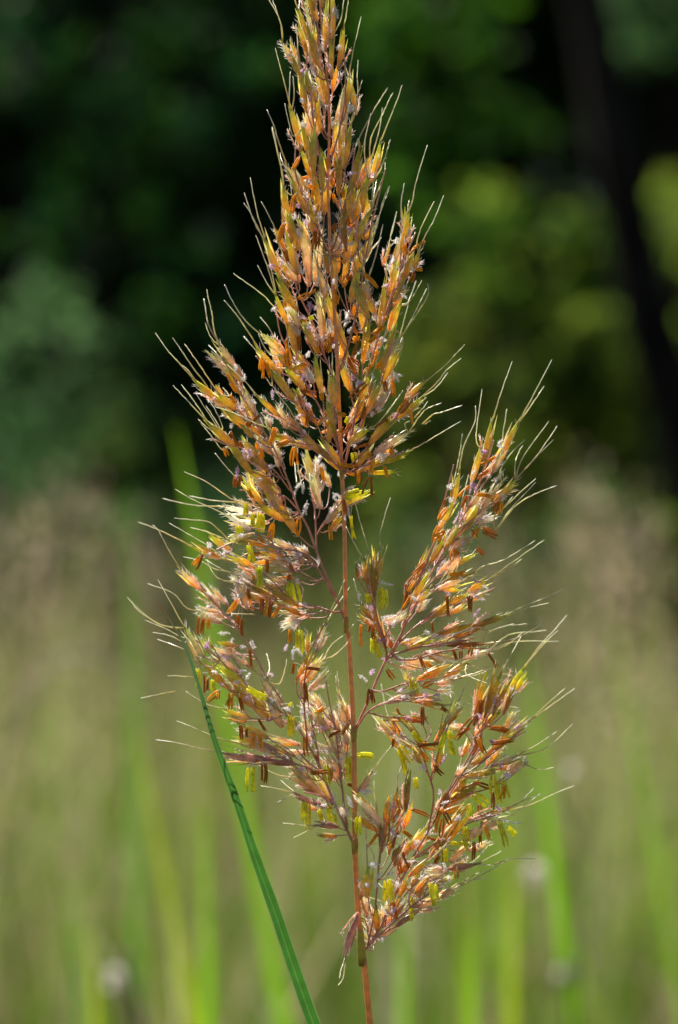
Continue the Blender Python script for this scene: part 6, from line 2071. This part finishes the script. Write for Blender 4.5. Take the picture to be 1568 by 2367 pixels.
# meadow: countless blades and thin flowering stalks
def meadow():
    n = 90000; nt = 1500                                # blades grow in tufts, each tuft of one colour
    ty = 1.3 + 6.2 * RNG.random(nt) ** 1.25
    tx = (RNG.random(nt) * 2 - 1) * (.16 * ty + 1.0)
    wave = np.sin(tx * 2.3 + ty * 1.1) * np.cos(tx * 1.1 - ty * 1.7)
    th = .60 + .18 * RNG.random(nt) + .17 * wave * np.clip((ty - 1.4) / 2, .3, 1)
    pal = np.array([(.085, .17, .012), (.12, .18, .02), (.15, .165, .045), (.25, .24, .08), (.29, .20, .13), (.035, .085, .012)])
    wave2 = np.sin(tx * 9.1 + 2 * np.sin(ty * 5.3)) * np.cos(ty * 7.7 + tx * 3.1)
    prob = np.clip(RNG.random(nt) * .42 + .58 * (.5 + .75 * (.4 * wave + .6 * wave2)), 0, 1)
    tone = pal[np.array([5, 0, 1, 2, 3, 4])[np.digitize(prob, [.17, .41, .59, .75, .88])]] * (.5 + .95 * RNG.random((nt, 1)))
    k = RNG.integers(0, nt, n)
    rad = (.016 + .022 * RNG.random(n)) * np.maximum(1, ty[k] / 2)
    x = tx[k] + RNG.normal(size=n) * rad; y = np.maximum(1.22, ty[k] + RNG.normal(size=n) * rad)
    h = th[k] * (.65 + .42 * RNG.random(n))
    h = np.where(RNG.random(n) < .10, h * 1.18, h)
    h = np.where(y < 1.7, np.minimum(h, .90), h)
    w = .0022 + .0038 * RNG.random(n)
    az = RNG.random(n) * 6.283; lean = h * (.10 + .40 * RNG.random(n) ** 1.5)
    yaw = RNG.random(n) * 3.14
    c = tone[k] * (.8 + .4 * RNG.random((n, 1)))
    seg = [0, .35, .7, 1.0]; wf = [.8, 1.0, .72, .06]
    V = np.zeros((n, 8, 3)); C = np.zeros((n, 8, 3))
    for k, (t, f) in enumerate(zip(seg, wf)):
        px = x + np.cos(az) * lean * t ** 2; py = y + np.sin(az) * lean * t ** 2; pz = h * t - lean * .25 * t ** 3
        dx = np.cos(yaw) * w * f / 2; dy = np.sin(yaw) * w * f / 2
        V[:, 2 * k] = np.stack([px - dx, py - dy, pz], 1); V[:, 2 * k + 1] = np.stack([px + dx, py + dy, pz], 1)
        C[:, 2 * k] = C[:, 2 * k + 1] = c
    b = (np.arange(n) * 8)[:, None]
    F = np.concatenate([b + np.array([[2 * k, 2 * k + 1, 2 * k + 3, 2 * k + 2]]) for k in range(3)], 0)
    VV, FF, CC = [V.reshape(-1, 3)], [F], [C.reshape(-1, 3)]
    # taller bent stems and blades nearer the lens
    q = 760
    y = 1.35 + 3.4 * RNG.random(q) ** 1.2; x = (RNG.random(q) * 2 - 1) * (.14 * y + .5)
    h = .76 + .27 * RNG.random(q) + .09 * (y > 2.2) * RNG.random(q); h = np.where(y < 1.7, np.minimum(h, .96), h)
    w = .0025 + .0048 * RNG.random(q) ** 1.5; az = RNG.random(q) * 6.283; ln = .06 + .42 * RNG.random(q) ** 1.6
    palq = np.array([(.18, .36, .006), (.12, .26, .012), (.24, .34, .012), (.38, .33, .17), (.38, .26, .20), (.30, .20, .14), (.48, .43, .30)])
    cq = palq[RNG.choice(7, q, p=[.15, .14, .10, .17, .19, .12, .13])] * (.75 + .5 * RNG.random((q, 1)))
    yw = RNG.normal(size=q) * .6
    V = np.zeros((q, 12, 3)); base = sum(len(v) for v in VV)
    for k2 in range(6):
        t = k2 / 5
        f = (1.0, 1.0, .95, .8, .5, .05)[k2]
        bx = x + np.cos(az) * ln * t ** 2.5; by = y + np.sin(az) * ln * t ** 2.5 * .5
        bz = h * (1 - (1 - t) ** 1.15) - ln * .55 * t ** 5
        dx = np.cos(yw) * w * f / 2; dy = np.sin(yw) * w * f / 2
        V[:, 2 * k2] = np.stack([bx - dx, by - dy, bz], 1); V[:, 2 * k2 + 1] = np.stack([bx + dx, by + dy, bz], 1)
    b2 = base + (np.arange(q) * 12)[:, None]
    VV.append(V.reshape(-1, 3)); CC.append(np.repeat(cq, 12, 0))
    FF.append(np.concatenate([b2 + np.array([[2 * k2, 2 * k2 + 1, 2 * k2 + 3, 2 * k2 + 2]]) for k2 in range(5)], 0))
    # thin stalks with airy heads, in loose groups
    m = 900
    gx = RNG.random(26) * 2 - 1; gy = 2.0 + 4.5 * RNG.random(26); gi = RNG.integers(0, 26, m)
    gh = RNG.normal(size=26) * .09; y = gy[gi] + RNG.normal(size=m) * .25; y = np.maximum(y, 1.8)
    x = gx[gi] * (.16 * gy[gi] + .35) + RNG.normal(size=m) * .14; h = .78 + .26 * RNG.random(m) + gh[gi]
    base = sum(len(v) for v in VV); lx = (RNG.random(m) - .5) * .16
    w = .0007
    V = np.stack([np.stack([x - w, y, 0 * x], 1), np.stack([x + w, y, 0 * x], 1), np.stack([x + lx + w, y, h], 1), np.stack([x + lx - w, y, h], 1)], 1)
    VV.append(V.reshape(-1, 3)); FF.append(base + (np.arange(m) * 4)[:, None] + np.arange(4)[None]); CC.append(np.tile((.30, .34, .10), (m * 4, 1)))
    k = 26; base += m * 4
    t = RNG.random((m, k)); a = RNG.random((m, k)) * 6.283; r = (.03 * (1 - t) + .006) * RNG.random((m, k)) ** .5
    cx = (x + lx)[:, None] + np.cos(a) * r; cy = y[:, None] + np.sin(a) * r; cz = h[:, None] - .14 + .17 * t
    P = np.stack([cx, cy, cz], -1).reshape(-1, 3); q = len(P)
    d = np.stack([np.cos(a) * .5, np.sin(a) * .5, np.ones_like(a)], -1).reshape(-1, 3) * (.005 + .004 * RNG.random((q, 1)))
    s = np.cross(d, RNG.normal(size=(q, 3))); s = s / np.linalg.norm(s, axis=1, keepdims=True) * .0011
    V = np.stack([P, P + d * .5 + s, P + d, P + d * .5 - s], 1)
    pal2 = np.array([(.36, .22, .16), (.36, .28, .16), (.20, .25, .06), (.32, .20, .13), (.14, .24, .03)])
    ch = np.repeat(pal2[RNG.integers(0, 5, 26)[gi]], k, 0) * (.8 + .4 * RNG.random((q, 1)))
    VV.append(V.reshape(-1, 3)); FF.append(base + (np.arange(q) * 4)[:, None] + np.arange(4)[None]); CC.append(np.repeat(ch, 4, 0))
    o = np_mesh('meadow_grass', np.concatenate(VV), np.concatenate(FF), np.concatenate(CC), M_GRASS)
    tag(o, 'sunny blurred meadow of green and straw coloured grass', 'grass', None, 'stuff')
meadow()

# ------------------------------------------------------------------ trees and shrubs
def leaf_cloud(clumps, size, palette, flat=.35):
    """clumps: (x, y, z, rx, rz, number) -> leaf shaped faces gathered in twigs, with gaps between"""
    Vs, Cs = [], []
    palette = np.array(palette)
    for (x, y, z, rx, rz, n) in clumps:
        m = max(6, n // 22)
        u = RNG.normal(size=(m, 3)); u /= np.linalg.norm(u, axis=1, keepdims=True)
        u *= (.35 + .65 * RNG.random((m, 1)) ** .6)
        tw = np.array([x, y, z]) + u * np.array([rx, rx, rz])
        tone = palette[RNG.integers(0, len(palette), m)] * (.75 + .5 * RNG.random((m, 1)))
        i = RNG.integers(0, m, n)
        c = tw[i] + RNG.normal(size=(n, 3)) * np.array([1, 1, .7]) * (.15 * rx + .02)
        d = RNG.normal(size=(n, 3)); d[:, 2] -= .35; d /= np.linalg.norm(d, axis=1, keepdims=True)
        nn = RNG.normal(size=(n, 3)) * .8 + np.array([0, 0, 1.0])
        s = np.cross(d, nn); s /= np.linalg.norm(s, axis=1, keepdims=True)
        up = np.cross(s, d)
        L = size * (.65 + .7 * RNG.random((n, 1)))
        b = c; e = c + d * L; a1 = c + d * L * .45 + s * L * .24 + up * L * .06; a2 = c + d * L * .45 - s * L * .24 + up * L * .06
        Vs.append(np.stack([b, a1, e, a2], 1).reshape(-1, 3))
        Cs.append(np.repeat(tone[i] * (.85 + .3 * RNG.random((n, 1))), 4, 0))
    V = np.concatenate(Vs); C = np.concatenate(Cs); n = len(V) // 4
    b = (np.arange(n) * 4)[:, None]
    F = np.concatenate([b + np.array([[0, 1, 2]]), b + np.array([[0, 2, 3]])], 0)
    return V, F, C

def tree(name, label, cat, trunk, r, clumps, leaf, palette, group=None, limbs=True):
    T = [Vector(p) for p in trunk]; base = T[0].copy()
    root = empty(name, base)
    mb = MB(); P = spline(T, 6); n = len(P)
    mb.tube(P, [r * (1 - .55 * i / (n - 1)) * (1.25 if i == 0 else 1) for i in range(n)], [(1, 1, 1)] * n, 9)
    if limbs:
        for (x, y, z, rx, rz, k) in clumps[:14]:
            e = Vector((x, y, z)); j = min(range(n), key=lambda i: (P[i] - e).length + (1.5 if P[i].z > e.z else 0))
            j = max(1, j - 1); s = P[j]
            q = spline([s, s.lerp(e, .5) + Vector((random.uniform(-.1, .1), random.uniform(-.1, .1), .12)), e], 4)
            mb.tube(q, [r * .32 * (1 - .8 * i / (len(q) - 1)) for i in range(len(q))], [(1, 1, 1)] * len(q), 6)
    mb.build('trunk', M_BARK, root, base)
    V, F, C = leaf_cloud(clumps, leaf, palette)
    np_mesh('crown', V, F, C, M_FOLIAGE, root, base)
    return tag(root, label, cat, group)

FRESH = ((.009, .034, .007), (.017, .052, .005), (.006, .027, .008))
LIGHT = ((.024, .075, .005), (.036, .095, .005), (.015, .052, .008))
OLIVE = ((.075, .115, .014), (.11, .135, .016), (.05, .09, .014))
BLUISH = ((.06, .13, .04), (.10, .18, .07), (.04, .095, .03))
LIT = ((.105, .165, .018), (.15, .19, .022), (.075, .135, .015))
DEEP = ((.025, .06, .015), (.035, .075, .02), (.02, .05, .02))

def ring(cx, cy, z0, z1, rx, k, n, cr, crz):
    out = []
    for i in range(k):
        a = random.uniform(0, 6.283); q = rx * math.sqrt(random.random())
        out.append((cx + math.cos(a) * q, cy + math.sin(a) * q, random.uniform(z0, z1), cr * random.uniform(.7, 1.25), crz * random.uniform(.7, 1.2), n))
    return out

# the dark leaning trunk at the right
tree('leaning_tree', 'dark leaning tree trunk slanting down to the right edge', 'tree',
     [(1.05, 7.4, 0), (.99, 7.4, .8), (.905, 7.4, 1.288), (.852, 7.4, 1.46), (.803, 7.42, 1.63), (.760, 7.45, 1.86), (.729, 7.45, 2.03), (.70, 7.5, 2.22), (.67, 7.55, 2.43), (.58, 7.7, 3.0), (.75, 8.0, 4.4), (1.4, 8.3, 5.8)], .095,
     ring(1.7, 8.4, 4.8, 7.2, 1.5, 8, 1200, .7, .5), .11, DEEP)

# sunlit saplings and shrubs along the edge of the wood
def sapling(label, x, y, h, clumps, leaf, pal, r=.03, name='sapling'):
    tree(name, label, 'shrub' if name == 'shrub' else 'tree', [(x, y, 0), (x + random.uniform(-.1, .1), y, h * .5), (x + random.uniform(-.15, .15), y, h)], r, clumps, leaf, pal)
def at(px, py, y):                                     # photo point at distance y -> metres
    k = .220 / 2560 / .611 * y
    return ((px - 848) * k, LENS_Z + (1280 - py) * k)
def cl(px, py, y, r, n, rz=None):
    x, z = at(px, py, y); k = .220 / 2560 / .611 * y
    return (x, y, z, r * k, (rz or r) * k, n)
Y = 8.6
def spread(boxes, y, per, r=(26, 62)):
    """leafy sprays scattered through photo boxes (x0, y0, x1, y1, how many) at about distance y"""
    out = []
    for x0, y0, x1, y1, k in boxes:
        for _ in range(k):
            rr = random.uniform(*r)
            mx, my = (x1 - x0) * .18, (y1 - y0) * .18
            out.append(cl(random.uniform(x0 - mx, x1 + mx), random.uniform(y0 - my, y1 + my), y + random.uniform(-.35, .35), rr, max(6, int(per * .55 * (rr / 45) ** 2 * random.uniform(.25, 1.6))), rr * random.uniform(.45, .8)))
    return out
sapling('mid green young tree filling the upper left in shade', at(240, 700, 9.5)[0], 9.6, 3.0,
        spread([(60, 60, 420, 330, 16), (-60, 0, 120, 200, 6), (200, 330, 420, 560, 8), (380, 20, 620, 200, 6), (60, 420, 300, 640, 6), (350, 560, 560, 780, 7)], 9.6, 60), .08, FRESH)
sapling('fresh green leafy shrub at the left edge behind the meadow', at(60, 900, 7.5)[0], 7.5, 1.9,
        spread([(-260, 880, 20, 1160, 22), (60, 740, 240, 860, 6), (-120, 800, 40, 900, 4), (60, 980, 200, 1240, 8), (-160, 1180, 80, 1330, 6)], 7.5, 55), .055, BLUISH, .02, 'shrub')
sapling('bright green young tree right of the flower head top', at(1080, 700, 9.2)[0], 9.2, 3.1,
        spread([(980, 20, 1210, 300, 20), (1120, 330, 1300, 520, 8), (1000, 300, 1150, 500, 6)], 9.2, 90), .075, LIGHT)
sapling('pale green leaning sapling crown left of the dark trunk', at(1380, 1000, 8.4)[0], 8.4, 1.95,
        spread([(1190, 540, 1420, 700, 14), (1340, 560, 1500, 760, 11), (1150, 480, 1330, 620, 5)], 8.4, 85), .06, LIT + LIGHT)
sapling('yellow green shrub at the foot of the dark trunk', at(1440, 1200, 8.2)[0], 8.2, 1.6,
        spread([(1380, 820, 1580, 1060, 20), (1540, 980, 1660, 1180, 10), (1330, 1060, 1640, 1340, 26)], 8.2, 90), .06, LIT + OLIVE, .02, 'shrub')
sapling('low olive shrub between flower head and yellow green shrub', at(1180, 1100, 8.4)[0], 8.4, 1.6,
        spread([(1000, 780, 1340, 920, 14), (980, 920, 1340, 1120, 12), (960, 1120, 1360, 1360, 18)], 8.4, 75), .06, OLIVE, .02, 'shrub')
sapling('light yellow green bush beyond the leaning trunk at the right edge', at(1720, 900, 9.4)[0], 9.4, 2.4,
        spread([(1600, 560, 1800, 940, 34), (1620, 460, 1760, 600, 6)], 9.4, 85), .07, LIT, .03, 'shrub')
sapling('grey green tree top in the upper right corner', at(1700, 400, 11)[0], 11, 4.2,
        spread([(1560, -60, 1800, 140, 16)], 11, 90), .09, BLUISH, .05)
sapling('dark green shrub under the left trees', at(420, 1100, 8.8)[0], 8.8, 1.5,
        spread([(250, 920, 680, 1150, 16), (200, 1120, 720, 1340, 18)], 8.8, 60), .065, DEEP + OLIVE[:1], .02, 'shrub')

sapling('small dark shrub among the brown grass heads at the left', at(260, 1500, 6)[0], 6.0, .85,
        spread([(100, 1270, 330, 1470, 12), (380, 1250, 640, 1400, 9), (-60, 1330, 160, 1480, 5)], 6.0, 60), .05, DEEP + OLIVE[:1], .012, 'shrub')
sapling('small dark shrub among the brown grass heads at the right', at(1390, 1500, 6)[0], 6.0, .85,
        spread([(1290, 1340, 1470, 1510, 11), (1470, 1230, 1720, 1400, 9), (1000, 1280, 1240, 1420, 7)], 6.0, 60), .05, DEEP + OLIVE[:1], .012, 'shrub')

# the shady wood behind: each tree with trunk and crown
wood = [(-3.6, 16.4, 6), (-1.9, 15.9, 5.6), (-.3, 16.2, 6), (1.5, 16.0, 5.6), (3.2, 16.5, 6), (-4.6, 19, 10), (-2.6, 18.6, 10), (-.7, 19.2, 10), (1.1, 18.6, 10), (2.9, 19.3, 10), (4.6, 18.8, 10), (-5.6, 21, 11), (-3.0, 21, 11), (-.4, 21.5, 11), (2.1, 21, 11), (4.6, 21.4, 11)]
SIDE = ['left of the flower head', 'behind the flower head', 'right of the flower head']
for i, (x, y, h) in enumerate(wood):
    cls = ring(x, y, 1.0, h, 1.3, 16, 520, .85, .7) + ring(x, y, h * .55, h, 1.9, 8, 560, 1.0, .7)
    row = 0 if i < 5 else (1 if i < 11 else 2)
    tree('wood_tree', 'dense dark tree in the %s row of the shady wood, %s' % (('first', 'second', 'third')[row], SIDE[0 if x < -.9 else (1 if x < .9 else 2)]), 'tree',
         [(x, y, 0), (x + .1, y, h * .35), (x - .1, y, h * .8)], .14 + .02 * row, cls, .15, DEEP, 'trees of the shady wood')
# further back the wood is one mass
far = []
for k in range(280):
    far.append((random.uniform(-14, 14), random.uniform(25, 36), random.uniform(.3, 11), 1.8, 1.6, 520))
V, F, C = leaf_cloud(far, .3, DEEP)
tag(np_mesh('distant_wood', V, F, C, M_FOLIAGE), 'dark mass of trees closing the view behind the wood', 'wood', None, 'stuff')
# undergrowth in the shade
ug = [(random.uniform(-4, 4), random.uniform(11, 16), random.uniform(.1, .8), .6, .45, 170) for _ in range(60)]
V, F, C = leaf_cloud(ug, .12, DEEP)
tag(np_mesh('undergrowth', V, F, C, M_FOLIAGE), 'low dark undergrowth beneath the trees', 'undergrowth', None, 'stuff')

# ground
mb = MB(); k = 40; s = 900.0
vs = [((i / k - .5) * s, (j / k - .5) * s, 0) for j in range(k + 1) for i in range(k + 1)]
fs = [(j * (k + 1) + i, j * (k + 1) + i + 1, (j + 1) * (k + 1) + i + 1, (j + 1) * (k + 1) + i) for j in range(k) for i in range(k)]
mb.add(vs, fs, [(1, 1, 1)] * len(vs))
tag(mb.build('ground', M_SOIL), None, None, None, 'structure')

# ------------------------------------------------------------------ light, sky, camera
SUN = Vector((-.38, .48, .79)).normalized()
ld = bpy.data.lights.new('sun', 'SUN'); ld.energy = 5.0; ld.angle = math.radians(.55); ld.color = (1, .95, .86)
lo = bpy.data.objects.new('sun', ld); COL.objects.link(lo)
lo.rotation_euler = (-SUN).to_track_quat('-Z', 'Y').to_euler(); lo.location = (-5, 6, 12)
w = bpy.data.worlds.new('World'); scene.world = w; w.use_nodes = True
nt = w.node_tree; bg = nt.nodes['Background']
sky = nt.nodes.new('ShaderNodeTexSky'); sky.sky_type = 'NISHITA'; sky.sun_disc = False
sky.sun_elevation = math.asin(SUN.z); sky.sun_rotation = math.atan2(SUN.x, SUN.y)
nt.links.new(sky.outputs[0], bg.inputs[0]); bg.inputs[1].default_value = .05

cd = bpy.data.cameras.new('camera'); cam = bpy.data.objects.new('camera', cd); COL.objects.link(cam)
cam.location = (0, 0, LENS_Z); cam.rotation_euler = (math.radians(90), 0, 0)
cd.sensor_fit = 'VERTICAL'; cd.sensor_height = 36; cd.sensor_width = 24; cd.lens = 100.0
cd.lens = 36 * .611 / .220
cd.clip_start = .05; cd.clip_end = 2000
cd.dof.use_dof = True; cd.dof.focus_distance = .609; cd.dof.aperture_fstop = 10.0; cd.dof.aperture_blades = 0
scene.camera = cam

scene.view_settings.view_transform = 'Standard'; scene.view_settings.look = 'None'
scene.view_settings.exposure = 1.0; scene.view_settings.gamma = 1.0
scene.render.engine = 'CYCLES'
cy = scene.cycles
cy.use_denoising = True
cy.max_bounces = 7; cy.diffuse_bounces = 3; cy.glossy_bounces = 2; cy.transmission_bounces = 5
cy.sample_clamp_indirect = 6.0
